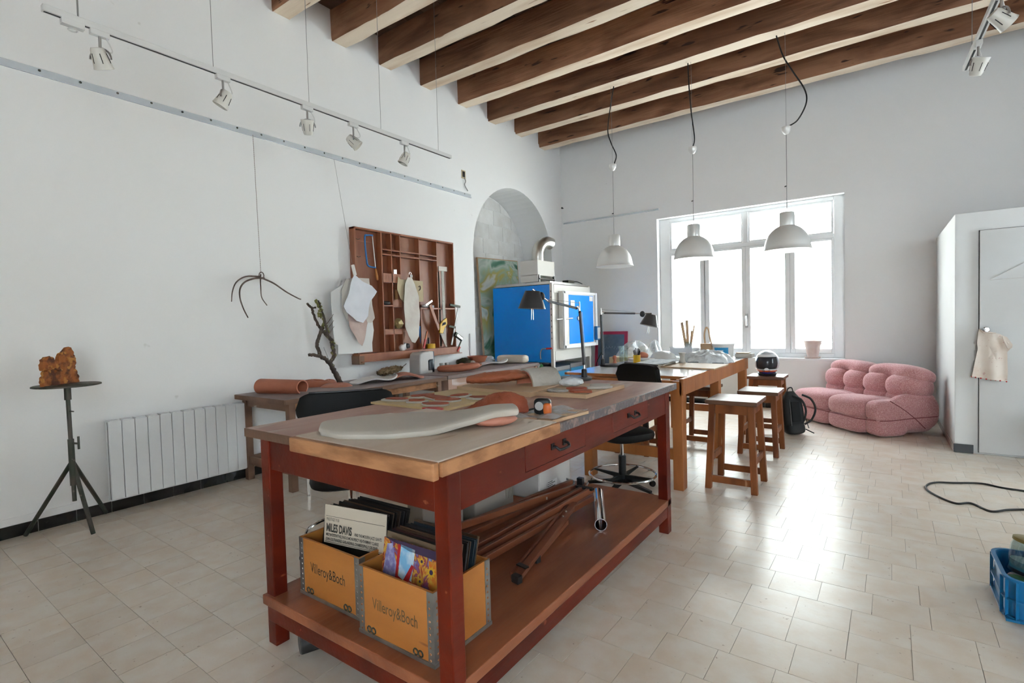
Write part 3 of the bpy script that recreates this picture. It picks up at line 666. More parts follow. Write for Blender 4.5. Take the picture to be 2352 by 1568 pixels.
def sleeve(x, y, tilt, mname, label, grp, zrot=0, h=.315, zo=0):
    o = MB().box(-.1575,.1575,0,.004,0,h).build('record_sleeve', mname, smooth=False)
    o.location = (x, y, Z0+.0145+zo); o.rotation_euler = (tilt, 0, zrot); return tag(o, label, 'record', grp)
rs = random.Random(3); PK1 = [0,3,2,0,1,3,8,4,0,1,3,0,8,0]; PK2 = [7,0,5,2,4,0,3,1,6,6,2,4]
for k, m_ in enumerate(PK1):
    sleeve(-1.738+rs.uniform(-.012,.012), 1.236+k*.0105, -.15-.011*k, 'sleeve_%d' % m_, 'dark record sleeve packed upright behind the white cover in the left crate', 'records in the left crate', rs.uniform(-.02,.02), zo=rs.uniform(0,.006))
for k, m_ in enumerate(PK2):
    sleeve(-1.318+rs.uniform(-.010,.010), 1.192+k*.0108, -.17-.012*k, 'sleeve_%d' % m_, 'record sleeve packed upright behind the flower cover in the right crate', 'records in the right crate', rs.uniform(-.02,.02), zo=rs.uniform(0,.006))
md = T('record_sleeve', 'white lettered jazz record cover standing at the front of the left crate', 'record', (-1.668,1.226,Z0+.052), 'records in the left crate')
MB().box(-.1575,.1575,0,.004,0,.165).build('black_band', 'sleeve_black', md, smooth=False).location = (0,0,0)
md.children[0].data.transform(Matrix.Translation(worg(md)))
MB().box(-.1575,.1575,.0002,.0042,.165,.315).build('cover', 'sleeve_white', md, smooth=False).data.transform(Matrix.Translation(worg(md)))
w0 = worg(md)
for body, size, xx, zz, sx_, bd in (('PRESTIGE 7150',.017,-.146,.253,.62,0),('MILES DAVIS',.044,-.146,.211,.56,.0016),('AND THE MODERN JAZZ GIANTS',.0155,.003,.212,.58,.0003),
        ('MILT JACKSON/THELONIOUS MONK/PERCY HEATH/KENNY CLARKE',.016,-.146,.193,.55,.0004),('JOHN COLTRANE/RED GARLAND/PAUL CHAMBERS/PHILLY JOE JONES',.016,-.146,.176,.53,.0004)):
    text(body, 'lettering', size, w0+Vector((xx,-.0006,zz)), (1,0,0), (0,0,1), 'print_dark', md, sx=sx_, off=.0004, bold=bd)
m = MB(); m.box(w0.x-.15,w0.x+.15,w0.y-.0004,w0.y+.0002,w0.z+.2700,w0.z+.2712); m.box(w0.x-.15,w0.x+.15,w0.y-.0004,w0.y+.0002,w0.z+.1690,w0.z+.1702); m.build('rule_line', 'print_dark', md, smooth=False)
md.rotation_euler = (-.10, 0, .16)
fs = T('record_sleeve', 'colourful flower-painted record cover at the front of the right crate', 'record', (-1.285,1.162,Z0+.0145), 'records in the right crate')
a_ = worg(fs); MB().box(a_.x-.1575,a_.x+.1575,a_.y,a_.y+.004,a_.z,a_.z+.315).build('cover', 'sleeve_flowers', fs, smooth=False)
def pic(poly, m_, nm='printed_shape', d=.0006):
    MB().prism([(a_.x+u, a_.z+v) for u, v in poly], a_.y-d, a_.y, 'xz').build(nm, m_, fs, smooth=False)
mat('print_violet', (.20,.18,.40), .5, c2=(.45,.45,.62), vs=40); mat('print_red', (.42,.015,.02), .5); mat('print_sky', (.20,.45,.70), .5, c2=(.65,.75,.8), vs=20); mat('print_yellow', (.65,.38,.03), .5)
mat('print_orange', (.62,.16,.02), .5, c2=(.60,.35,.05), vs=45); mat('print_night', (.05,.03,.07), .5)
pic([(-.1575,.315),(.1575,.315),(.1575,.285),(-.03,.290),(-.10,.305)], 'print_night')
pic([(-.150,.20),(-.140,.295),(-.115,.30),(-.085,.23),(-.08,.15),(-.12,.12)], 'print_violet')
pic([(-.072,.305),(-.005,.300),(-.012,.19),(-.075,.19)], 'print_sky'); pic([(-.086,.305),(-.074,.303),(-.078,.20),(-.05,.19),(-.015,.25),(-.006,.245),(-.03,.17),(-.06,.12),(-.09,.16)], 'print_red', d=.0009)
pic([(.06,.28),(.15,.27),(.15,.13),(.10,.12),(.07,.20)], 'print_orange')
for fx, fz, r_ in ((.075,.245,.022),(.028,.205,.012),(.03,.27,.014),(.12,.29,.013),(-.02,.13,.014),(.06,.12,.015)):
    pic([(fx+(r_ if k % 2 == 0 else r_*.6)*math.cos(PI*k/9), fz+(r_ if k % 2 == 0 else r_*.6)*math.sin(PI*k/9)) for k in range(18)], 'print_yellow', 'printed_flower', .0011)
    pic([(fx+r_*.38*math.cos(2*PI*k/10), fz+r_*.38*math.sin(2*PI*k/10)) for k in range(10)], 'print_night', 'printed_flower_eye', .0014)
for k in range(9):
    fx, fz = -.02+.021*k, .185-.004*k
    m = MB()
    for j in range(3): m.tube([(a_.x+fx+.009*math.cos(2*PI*i/9), a_.y-.0008, a_.z+fz-.026*j+.010*math.sin(2*PI*i/9)) for i in range(9)], .0026, 4, closed=True)
    m.build('printed_red_curls', 'print_red', fs)
fs.rotation_euler = (-.16, 0, .03)
# folded wooden easel (a heap of slotted stained bars)
es = T('folded_easel', 'folded dark wooden easel of slotted bars lying on the lower shelf', 'easel', (-1.35,2.2,Z0))
mat('easel_wood', (.24,.075,.032), .4, c2=(.16,.045,.02), vs=4, st=(.4,.1,.4))
EB = [((-1.215,1.705,.235),(-1.37,2.48,.275),.034,.022),((-1.245,1.70,.232),(-1.40,2.47,.272),.012,.03),((-1.262,1.925,.222),(-1.32,2.30,.245),.02,.022),
      ((-1.55,1.62,.235),(-1.415,2.70,.30),.022,.034),((-1.50,1.62,.232),(-1.365,2.69,.30),.022,.034),((-1.45,1.60,.228),(-1.33,2.62,.275),.022,.03),
      ((-1.74,1.56,.30),(-1.52,2.72,.27),.020,.034),((-1.80,1.70,.24),(-1.60,2.86,.26),.024,.028),((-1.68,1.80,.235),(-1.54,2.80,.255),.02,.026)]
for a, b, w, h in EB: MB().bar(a, b, w, h).build('bar', 'easel_wood', es, smooth=False, bevel=.002)
MB().obox((-1.53,1.60,.235),(.12,.02,.06),(0,0,-.15)).build('foot_block', 'easel_wood', es, smooth=False, bevel=.002)
MB().obox((-1.40,2.66,.31),(.11,.03,.012),(0,0,-.1)).obox((-1.23,1.76,.254),(.055,.022,.006),(0,0,-.2)).obox((-1.47,2.74,.315),(.035,.03,.045)).build('black_clamp', 'black_plastic', es, smooth=False)
for c_ in ((-1.213,1.692,.232),(-1.258,1.905,.222)): MB().obox(c_,(.04,.028,.032),(0,0,-.2)).build('rubber_foot', 'black_plastic', es, smooth=False, bevel=.003)
MB().lathe([(.005,0),(.005,.014)], (-1.33,2.28,.268), 10).lathe([(.005,0),(.005,.014)], (-1.345,2.34,.27), 10).lathe([(.005,0),(.005,.012)], (-1.50,2.4,.300), 10).build('brass_screw', 'brushed_steel', es)
# steel tube
st_ = MB(); a, b = Vector((-1.160,2.37,Z0+.033)), Vector((-1.390,2.81,Z0+.033)); ax = (b-a)
st_.lathe([(.032,0),(.0325,.012),(.0325,ax.length),(.029,ax.length),(.029,.0),(.032,0)], a, 28, ax)
tag(st_.build('steel_pipe', 'chrome', smooth=True), 'short shiny steel pipe lying on the lower shelf', 'pipe')
# appliances behind the easel
wb = T('white_appliance', 'white plastic appliance with a rating label behind the easel', 'appliance', (-1.78,2.78,Z0))
MB().box(-1.93,-1.66,2.58,2.96,Z0,.60).build('housing', 'plastic_white', wb, smooth=False, bevel=.012)
l_ = MB().box(-1.6598,-1.6585,2.66,2.78,.24,.30).build('rating_label', 'paper_white', wb, smooth=False)
m = MB()
for k in range(5): m.box(-1.6586,-1.658,2.665,2.665+(.09 if k % 2 else .06),.248+k*.011,.252+k*.011)
m.build('label_print', 'print_dark', l_, smooth=False)
MB().tube(spline([(-1.66,2.90,.26),(-1.62,2.93,.24),(-1.60,2.88,Z0+.008),(-1.55,2.94,Z0+.008),(-1.57,3.03,Z0+.008)]), .006, 8).build('power_cord', 'grey_cable', wb)
gb = T('beige_appliance', 'beige plastic appliance with ribbed vents deep under the table', 'appliance', (-1.82,2.28,Z0))
MB().box(-2.0,-1.77,2.10,2.46,Z0,.52).build('housing', 'plastic_beige', gb, smooth=False, bevel=.008)
m = MB()
for k in range(7): m.box(-1.77,-1.764,2.38+k*.010,2.385+k*.010,.26,.50)
m.build('vent_ribs', 'plastic_beige', gb, smooth=False)
tag(MB().box(-1.97,-1.86,1.80,2.0,Z0,.46).build('grey_box', 'plastic_beige', smooth=False, bevel=.006), 'narrow beige box beside the easel under the work table', 'box')
tag(MB().box(-1.86,-1.83,2.03,2.07,Z0,.5).build('pale_board', 'plastic_white', smooth=False), 'narrow pale board upright under the table', 'board')
# black cardboard tube on the floor below
bt = T('black_tube', 'short black tube poking out below the table shelf', 'tube', (-1.84,1.22,0))
a, b = Vector((-1.862,1.118,.041)), Vector((-1.66,1.60,.041)); ax = b-a
MB().lathe([(.040,0),(.041,.006),(.041,ax.length),(0,ax.length)], a, 26, ax).build('body', 'black_plastic', bt); MB().lathe([(.037,-.003),(.037,.002),(0,.002)], a, 22, ax).build('end_cap', 'lamp_black', bt)

# ------------------------------------------------------------------ benches along the left wall
b1 = T('wall_bench', 'old dark wooden bench by the radiator carrying clay pieces', 'bench', (-4.1,3.1,0))
MB().box(-4.48,-3.72,2.19,4.02,.705,.74).build('top', 'bench_grey_top', b1, smooth=False, bevel=.004)
MB().box(-4.48,-3.72,2.185,2.195,.70,.738).box(-3.725,-3.715,2.19,4.02,.70,.738).build('edge', 'old_bench_wood', b1, smooth=False)
for x_ in (-4.455,-3.795):
    for y_ in (2.235,3.02,3.90): MB().box(x_,x_+.055,y_,y_+.055,0,.705).build('leg', 'old_bench_wood', b1, smooth=False, bevel=.004)
MB().box(-3.78,-3.76,2.29,3.02,.635,.705).box(-3.78,-3.76,3.075,3.90,.635,.705).build('apron', 'pine_edge', b1, smooth=False)
MB().box(-4.40,-3.795,2.25,2.275,.635,.705).box(-4.40,-3.795,2.25,2.275,.13,.20).box(-4.45,-4.42,2.29,3.9,.13,.20).build('rail', 'old_bench_wood', b1, smooth=False, bevel=.003)
b2 = T('wall_bench', 'pale paint-stained wooden bench in front of the blue kiln', 'bench', (-4.1,4.95,0))
MB().box(-4.48,-3.72,4.04,5.84,.705,.745).build('top', 'bench_grey_top', b2, smooth=False, bevel=.004)
MB().box(-3.77,-3.75,4.10,5.78,.56,.705).box(-4.42,-3.77,5.76,5.78,.56,.705).box(-4.42,-3.77,4.10,4.12,.56,.705).build('apron', 'stained_bench', b2, smooth=False, bevel=.003)
MB().obox((-3.748,4.93,.69),(.006,.06,.02)).build('finger_slot', 'dark_gap', b2, smooth=False)
for x_ in (-4.455,-3.80):
    for y_ in (4.06,5.77): MB().box(x_,x_+.06,y_,y_+.06,0,.705).build('leg', 'stained_bench', b2, smooth=False, bevel=.004)

BZ = .7405
# rolled clay sheet
def roll(u, v):
    t = PI*(-.28+1.62*v); a = Vector((-4.37,2.36,BZ+.055)); d = Vector((.42,.13,0)); n = Vector((-.30,.95,0)).normalized()
    r = .055*(1-.12*u); return a+d*u+n*(r*1.25*math.cos(t))+Vector((0,0,r*math.sin(t)))
tag(MB().grid(roll, 12, 24, th=.011).build('rolled_clay_sheet', 'terracotta', smooth=True, ang=1.2), 'rolled terracotta clay sheet at the near end of the old bench', 'clay piece')
def dome(cx_, cy_, rx, ry, h, rot, name, label, m_, z0=BZ, notch=0):
    def f(u, v):
        t = 2*PI*v; rr = u; q_ = 1+notch*math.sin(2*t+1)
        x_, y_ = rx*rr*math.cos(t)*q_, ry*rr*math.sin(t)*q_
        return (cx_+x_*math.cos(rot)-y_*math.sin(rot), cy_+x_*math.sin(rot)+y_*math.cos(rot), z0+.002+h*(1-rr**5)+.25*h*(1-rr)*math.sin(3*t))
    tag(MB().grid(f, 10, 30, th=.001).build(name, m_, smooth=True, ang=1.3), label, 'clay piece')
dome(-4.33,2.84,.16,.10,.055,.8,'clay_cushion','domed terracotta clay form against the wall on the old bench','terracotta')
dome(-4.10,2.93,.14,.11,.030,.5,'clay_plate','flat wavy terracotta plate beside the dead branch','terracotta_pale', notch=.06)
dome(-4.40,3.06,.085,.07,.035,.2,'clay_cushion','pale clay form behind the flat wavy plate','terracotta_pale')
def wave(x0, y0, dx, dy, nx, ny, amp, ph, name, label, m_, th=.014, z0=BZ, up=0):
    def f(u, v):
        w = math.sqrt(max(.02, 1-(2*u-1)**6)); o_ = (v-.5)*w
        return (x0+dx*u+nx*o_, y0+dy*u+ny*o_, z0+th+amp*(.5-.5*math.cos(2*PI*(u*1.0+ph)))+up*max(0,u-.65)**2)
    tag(MB().grid(f, 26, 8, th=th).build(name, m_, smooth=True, ang=1.2), label, 'clay piece')
wave(-4.16,3.12,.22,.40,-.26,.16,.038,0,'wavy_slab','white glazed wavy slab on the old bench behind the black chair','glaze_white', up=.45)
wave(-4.12,3.52,.22,.34,-.22,.16,.045,0,'wavy_slab','pink terracotta wavy slab beside the dried plume','terracotta_pale')
wave(-4.22,4.78,.20,.20,-.16,.15,.045,.35,'wavy_slab','curled terracotta slab in front of the mossy lump','terracotta_pale', z0=BZ+.005)
wave(-4.28,5.16,.26,.36,-.16,.12,.03,0,'wavy_slab','small white glazed slab with an upturned end by the terracotta bowl','glaze_white', z0=BZ+.005, up=.5)
rg = MB(); rg.tube([(-4.0+.16*math.cos(2*PI*k/36)*.9+.08*math.sin(2*PI*k/36), 4.53+.20*math.sin(2*PI*k/36), BZ+.005+.034+.02*max(0,math.sin(2*PI*k/36+.4))) for k in range(36)], .032, 12, closed=True)
tag(rg.build('clay_ring', 'terracotta', smooth=True, ang=2), 'thick terracotta clay ring beside the coffee machine', 'clay piece')
# dried plume
pm = T('dried_plume', 'dried straw-coloured seed plume on the old bench', 'plant', (-4.35,3.95,BZ))
def plume(u, v):
    t = 2*PI*v; r = .05*math.sin(PI*(.06+.9*u))**.7; a = Vector((-4.40,3.66,BZ+.045)); d = Vector((.0,.36,.03))
    return a+d*u+Vector((r*math.cos(t)*1.1,0,r*.8*math.sin(t)))
MB().grid(plume, 24, 18).build('seed_head', 'straw', pm, smooth=True, ang=2, sub=1, disp=(.05,.012))
MB().tube([(-4.40,4.0,BZ+.07),(-4.395,4.08,BZ+.115)], .004, 6).build('stalk', 'twig', pm)
# coffee machine
cm = T('coffee_machine', 'pale grey capsule coffee machine with a dark water tank', 'coffee machine', (-4.2,4.17,BZ))
pr = [(4.06,BZ),(4.06,.90),(4.075,.965),(4.11,.985),(4.235,.985),(4.24,.90),(4.20,.885),(4.20,BZ)]
MB().prism(pr, -4.33, -4.16, 'yz').build('body', 'coffee_grey', cm, smooth=False, bevel=.012)
MB().box(-4.325,-4.165,4.205,4.285,.895,.99).build('head', 'plastic_white', cm, smooth=False, bevel=.01)
MB().box(-4.32,-4.17,4.20,4.27,BZ+.0,BZ+.03).build('drip_tray', 'plastic_white', cm, smooth=False, bevel=.004)
MB().lathe([(.048,0),(.048,.235),(.046,.24),(0,.24)], (-4.27,4.335,BZ+.003), 24).build('water_tank', 'smoke_tank', cm)
for k, (x_, y_) in enumerate(((-4.36,4.62),(-4.33,4.68))):
    tag(MB().lathe([(.024,0),(.026,.075),(.023,.075),(.021,.004),(0,.004)], (x_,y_,BZ+.006), 20).build('metal_cup', 'brushed_steel'), ('left' if k == 0 else 'right')+' small metal cup behind the clay ring', 'cup', 'small metal cups')
ms = T('mossy_lump', 'dark mossy lump of earth beside the terracotta bowl', 'moss', (-4.37,5.05,BZ))
MB().ball((-4.37,5.05,BZ+.055), (.09,.11,.055), 26, 14, jit=.10).build('moss_body', 'moss', ms, disp=(.03,.02)); MB().ball((-4.28,5.12,BZ+.045), (.04,.04,.03), 12, 8, jit=.12).build('pale_crumb', 'clay_grey', ms)
tag(MB().lathe([(.045,0),(.05,.004),(.10,.045),(.132,.105),(.136,.115),(.128,.115),(.094,.05),(.045,.012),(0,.010)], (-4.36,5.32,BZ+.006), 32).build('clay_bowl', 'terracotta'), 'round terracotta bowl against the wall on the stained bench', 'bowl')
tag(MB().lathe([(.036,0),(.038,.01),(.038,.06),(.030,.068),(.030,.075),(0,.075)], (-4.14,5.42,BZ+.006), 20).build('glass_jar', 'jar_glass'), 'small glass jar between the bowl and the cream bolster', 'jar')
def bol(u, v):
    t = 2*PI*v; e = max(0.0,1-abs(2*u-1)**9)**.35; sg = lambda x: math.copysign(abs(x)**.6, x)
    return (-4.26+.44*u, 5.66+.04*u+.085*e*sg(math.cos(t)), BZ+.006+.055+.055*e*sg(math.sin(t)))
tag(MB().grid(bol, 30, 24).build('foam_bolster', 'foam_cream', smooth=True, ang=2), 'cream rounded foam block at the far end of the stained bench', 'foam block')
bgm = MB().ball((-4.37,5.60,BZ+.05), (.07,.06,.05), 16, 10, jit=.15); tag(bgm.build('plastic_bag', 'film_opaque'), 'crumpled clear plastic bag behind the terracotta bowl', 'bag')

# dead branch leaning on the wall
br = T('dead_branch', 'forked dead branch with lichen standing on the old bench', 'branch', (-4.27,3.1,BZ))
def limb(pts, r0, r1, m_, nm, k=6, x=-4.27, lean=0):
    P = spline([(x-lean*i/(len(pts)-1), y_, z_) for i, (y_, z_) in enumerate(pts)], k)
    P = [p+Vector((random.uniform(-.003,.003),)*3) for p in P]
    return MB().tube(P, [r*(1+random.uniform(-.12,.12)) for r in interp([r0, r1], len(P))], 8).build(nm, m_, br, smooth=True, ang=2)
limb([(3.102,.745),(3.043,.848),(2.99,.957)], .026, .022, 'bark', 'trunk')
limb([(2.99,.95),(2.93,1.0),(2.889,1.026),(2.857,1.134),(2.88,1.20),(2.905,1.267),(2.917,1.296)], .02, .013, 'bark', 'limb')
limb([(2.895,1.02),(2.83,1.038),(2.767,1.043)], .017, .013, 'bark', 'stub')
limb([(2.99,.955),(3.041,1.016),(3.035,1.10),(3.023,1.168),(2.97,1.23),(2.942,1.266),(2.90,1.32),(2.863,1.423),(2.85,1.48),(2.809,1.519)], .019, .011, 'bark', 'limb', lean=.06)
limb([(2.86,1.48),(2.83,1.475)], .009, .006, 'bark', 'twig'); limb([(2.91,1.25),(2.93,1.235)], .007, .004, 'bark', 'twig')
limb([(3.03,1.16),(2.992,1.219),(2.985,1.30),(2.971,1.394),(2.955,1.48),(2.945,1.552)], .012, .007, 'bark', 'limb', lean=.08)
lm = MB()
for k in range(46):
    t = k/45; y_ = 2.995-.05*t+random.uniform(-.022,.022); z_ = 1.22+.33*t+random.uniform(-.012,.012); lm.ball((-4.31-.05*t+random.uniform(-.02,.02), y_, z_), random.uniform(.007,.017), 7, 5, jit=.25)
for k in range(14): lm.ball((-4.275+random.uniform(-.015,.015), 3.035+random.uniform(-.02,.02), .98+.2*random.random()), random.uniform(.006,.012), 7, 5, jit=.25)
o_ = lm.build('lichen', 'lichen', br); o_['kind'] = 'stuff'
for a, b in (((3.0,1.31),(3.10,1.42)),((2.995,1.25),(3.10,1.36)),((3.01,1.2),(3.10,1.30))): limb([a, ((a[0]+b[0])/2,(a[1]+b[1])/2-.006), b], .003, .002, 'twig', 'twig', x=-4.34)
tag(MB().tube([(-4.27,3.128,.745),(-4.40,3.07,.975),(-4.42,3.03,1.10)], .0045, 8).build('thin_rod', 'dull_steel'), 'thin grey rod leaning beside the dead branch', 'rod')
# hanging twig mobile on a chain
hb = T('hanging_twig', 'bent twig hanging on a thin chain from the picture rail', 'twig', (-4.44,2.45,1.77))
def tw(pts, r0, r1):
    P = spline([(x_, y_, z_) for x_, y_, z_ in pts], 5); MB().tube(P, interp([r0,r1], len(P)), 7).build('twig', 'twig', hb, smooth=True, ang=2)
tw([(-4.44,2.47,1.745),(-4.43,2.38,1.735),(-4.42,2.29,1.70),(-4.41,2.24,1.64),(-4.41,2.235,1.56),(-4.41,2.26,1.47),(-4.41,2.296,1.392)], .0085, .005)
tw([(-4.44,2.43,1.755),(-4.46,2.32,1.75),(-4.465,2.24,1.70),(-4.46,2.20,1.62),(-4.455,2.185,1.53)], .0075, .004)
tw([(-4.44,2.46,1.74),(-4.44,2.56,1.70),(-4.45,2.68,1.63),(-4.46,2.80,1.575),(-4.465,2.835,1.565)], .008, .005)
tw([(-4.43,2.435,1.775),(-4.43,2.43,1.72),(-4.42,2.425,1.66),(-4.42,2.43,1.57),(-4.42,2.475,1.50)], .006, .004)
MB().tube([(-4.44,2.447+.022*math.cos(2*PI*k/12),1.765+.03*math.sin(2*PI*k/12)) for k in range(12)], .0045, 6, closed=True).build('loop', 'twig', hb)
m = MB(); z = 1.79
while z < 3.0: m.obox((-4.45-.03*(z-1.8)/1.2, 2.447, z), (.0045,.0016,.013) if int(z*100) % 2 else (.0016,.0045,.013), (0,0,.3)); z += .0165
m.build('chain', 'chain_rust', hb, smooth=False)

# ------------------------------------------------------------------ picture rail, radiator, electric box
rl = T('picture_rail', 'clear picture rail screwed along the left wall', 'picture rail', (XL,3.1,3.03))
MB().box(XL+.002,XL+.014,YF+.1,5.47,3.0,3.016).box(XL+.002,XL+.006,YF+.1,5.47,3.016,3.05).build('rail', 'clear_acrylic', rl, smooth=False)
y_ = .18
while y_ < 5.45: MB().lathe([(.009,0),(.008,.004),(0,.006)], (XL+.004,y_,3.036), 10, (1,0,0)).build('screw', 'stand_steel', rl); y_ += .215
r2 = MB().box(-4.48,-2.78,YB-.014,YB-.002,2.985,3.01); tag(r2.build('picture_rail', 'clear_acrylic', smooth=False), 'short clear picture rail left of the window', 'picture rail')
ra = T('radiator', 'white electric radiator of upright panels on the left wall', 'radiator', (-4.46,1.77,.1))
MB().box(XL+.012,-4.44,1.285,2.238,.10,.655).build('back_plate', 'radiator_paint', ra, smooth=False)
for k in range(12):
    y0 = 1.278+k*.0803; MB().box(-4.442,-4.418,y0+.0017,y0+.0785,.105,.664).build('panel', 'radiator_paint', ra, smooth=False, bevel=.003)
MB().box(-4.452,-4.442,1.28,2.24,.106,.66).build('gap_back', 'dark_gap', ra, smooth=False)
m = MB()
for k in range(12): m.box(-4.50,-4.43,1.29+k*.0803,1.35+k*.0803,.655,.668)
m.build('top_grille', 'radiator_paint', ra, smooth=False); MB().box(-4.49,-4.43,1.277,2.243,.098,.106).build('bottom_edge', 'radiator_paint', ra, smooth=False)
eb = T('open_junction_box', 'small open junction box with a loose wire high on the wall', 'junction box', (XL,5.33,3.28))
MB().box(XL,XL+.006,5.29,5.37,3.235,3.345).build('frame', 'kraft_card', eb, smooth=False); MB().box(XL+.005,XL+.008,5.305,5.355,3.255,3.33).build('cavity', 'dark_gap', eb, smooth=False)
MB().tube(spline([(XL+.006,5.345,3.25),(XL+.02,5.35,3.20),(XL+.015,5.335,3.15),(XL+.02,5.39,3.08)]), .006, 6).build('wire', 'grey_cable', eb)
tag(MB().lathe([(.012,0),(.012,.03),(.016,.035),(0,.04)], (-4.49,YB,3.27), 10, (0,-1,0)).build('wall_hook', 'stand_steel'), 'small dark hook in the corner beside the window wall', 'hook')
pipe_ = MB(); pipe_.tube([(XL+.012,5.36,.76),(XL+.012,5.36,1.16)], .012, 10); tag(pipe_.build('wall_pipe', 'white_paint'), 'short white pipe on the wall above the stained bench', 'pipe')

# ------------------------------------------------------------------ compartment shelf on the left wall with tools
sh = T('tool_shelf', 'wall-hung red-brown compartment tray used as a tool shelf', 'shelf', (-4.48,4.24,1.65))
sy0, sy1, sz0, sz1, sx0, sx1 = 3.455, 4.995, 1.005, 2.335, XL+.001, -4.44
MB().box(sx0,sx0+.006,sy0,sy1,sz0,sz1).build('back_panel', 'cabinet_back', sh, smooth=False)
def sp(a, b, c, d, nm='divider', x1=sx1, m_='cabinet_wood'): MB().box(sx0+.006,x1,a,b,c,d).build(nm, m_, sh, smooth=False)
sp(sy0,sy0+.022,sz0,sz1,'side'); sp(sy1-.014,sy1,sz0,sz1,'side'); sp(sy0,sy1,sz1-.018,sz1,'top')
MB().box(XL+.004,-4.395,sy0-.02,sy1+.01,.925,1.005).build('bottom_ledge', 'cabinet_wood', sh, smooth=False, bevel=.003)
MB().box(XL+.004,-4.39,sy0-.03,sy0+.035,.895,.985).build('end_block', 'old_bench_wood', sh, smooth=False)
MB().box(XL+.004,-4.37,sy0-.01,sy1+.03,.918,.926).build('bottom_batten', 'cabinet_wood', sh, smooth=False)
C1, C2, C3, C4, C5 = 3.815, 3.955, 4.085, 4.385, 4.685
for c in (C1,): sp(c-.008,c+.008,sz0,sz1)
sp(C2-.006,C2+.006,sz0,sz1); sp(C3-.006,C3+.006,1.78,sz1); sp(C4-.006,C4+.006,1.78,sz1); sp(C5-.006,C5+.006,sz0,sz1)
sp(C3-.006,C3+.006,1.0,1.25); sp(C4-.006,C4+.006,1.0,1.5)
for a, b, z, h in ((C1,C5,2.128,.014),(C1,C5,2.075,.014),(C1,C3,1.775,.10),(C1,C2,1.51,.014),(C2,C3,1.50,.085),(C4,sy1,1.482,.016),(C1,C3,1.195,.06)): sp(a,b,z,z+h,'shelf_slat')
for z in (2.20,2.03): MB().box(sx0+.006,sx0+.014,sy0+.03,3.74,z,z+.012).build('hook_slat', 'cabinet_wood', sh, smooth=False)
m = MB()
for z in (2.225,2.04): m.tube(spline([(sx0+.01,3.53,z),(sx0+.03,3.54,z-.01),(sx0+.03,3.57,z)]), .003, 6)
m.build('hook', 'stand_steel', sh)
# coping saw
sw = T('hacksaw', 'blue-framed hacksaw with a wooden handle hanging on the tool shelf', 'saw', (-4.43,3.65,1.8))
MB().tube(spline([(-4.43,3.69,2.268),(-4.43,3.62,2.262),(-4.43,3.585,2.235),(-4.43,3.60,1.99),(-4.43,3.625,1.935),(-4.43,3.715,1.925)],4), .009, 8).build('frame', 'blue_tool', sw)
MB().bar((-4.43,3.685,2.27),(-4.43,3.715,1.92),.002,.010).build('blade', 'dull_steel', sw, smooth=False)
MB().lathe([(.006,0),(.011,.02),(.015,.09),(.010,.125),(0,.13)], (-4.43,3.715,1.915), 12, (.0,.16,-1)).build('handle', 'tool_handle', sw)
# cloths and patterns hanging left
cl = T('hanging_patterns', 'stack of white paper and cloth patterns clipped to the left of the tool shelf', 'cloth', (-4.38,3.4,1.5))
def sheet(poly, x_, m_, nm, wob=.012):
    """a hanging sheet cut to an outline: triangulated, gently waved, with thickness"""
    cy_ = sum(p[0] for p in poly)/len(poly); cz_ = sum(p[1] for p in poly)/len(poly); vs = []; fs = []; K = 6; n = len(poly)
    for k in range(1, K+1):
        for y_, z_ in poly:
            yy, zz = cy_+(y_-cy_)*k/K, cz_+(z_-cz_)*k/K
            vs.append((x_+wob*math.sin(17*yy+5*zz)*.6+wob*.5*math.sin(26*zz+3), yy, zz))
    vs.append((x_, cy_, cz_)); c = len(vs)-1
    for k in range(K-1):
        for i in range(n): fs.append((k*n+i, k*n+(i+1) % n, (k+1)*n+(i+1) % n, (k+1)*n+i))
    for i in range(n): fs.append((c, i, (i+1) % n))
    N = len(vs); back = [(x-.003, y, z) for x, y, z in vs]; e = (K-1)*n
    m = MB(); m.add(vs+back, fs+[tuple(a+N for a in reversed(f)) for f in fs]+[(e+i, e+i+N, e+(i+1) % n+N, e+(i+1) % n) for i in range(n)])
    return m.build(nm, m_, cl, smooth=True, ang=1.0)
def dens(poly, k=5):
    out = []
    for (a, b), (c, d) in zip(poly, poly[1:]+poly[:1]): out += [(a+(c-a)*i/k, b+(d-b)*i/k) for i in range(k)]
    return out
sheet(dens([(3.33,1.75),(3.14,1.64),(3.155,1.13),(3.20,1.11),(3.20,1.015),(3.635,1.02),(3.63,1.12),(3.66,1.25),(3.64,1.38),(3.56,1.40)]), -4.425, 'paper_white', 'paper_pattern', .006)
sheet(dens([(3.31,1.78),(3.245,1.66),(3.26,1.45),(3.30,1.35),(3.62,1.33),(3.655,1.38),(3.62,1.62),(3.60,1.80),(3.45,1.80)]), -4.405, 'felt_cream', 'felt_pattern')
sheet(dens([(3.30,1.42),(3.32,1.30),(3.42,1.12),(3.465,1.09),(3.53,1.24),(3.555,1.33),(3.5,1.42)]), -4.39, 'felt_pink', 'felt_offcut')
sheet(dens([(3.39,1.83),(3.33,1.72),(3.245,1.50),(3.27,1.44),(3.38,1.35),(3.47,1.33),(3.54,1.40),(3.585,1.56),(3.655,1.66),(3.60,1.72),(3.50,1.76)]), -4.365, 'linen_white', 'linen_cloth', .016)
MB().obox((-4.36,3.375,1.87),(.012,.04,.11),(.25,0,0)).build('clip', 'glaze_white', cl, smooth=False, bevel=.004)
MB().tube([(-4.37,3.37,1.90),(-4.50,3.29,3.0)], .0018, 5).build('string', 'grey_cable', cl)
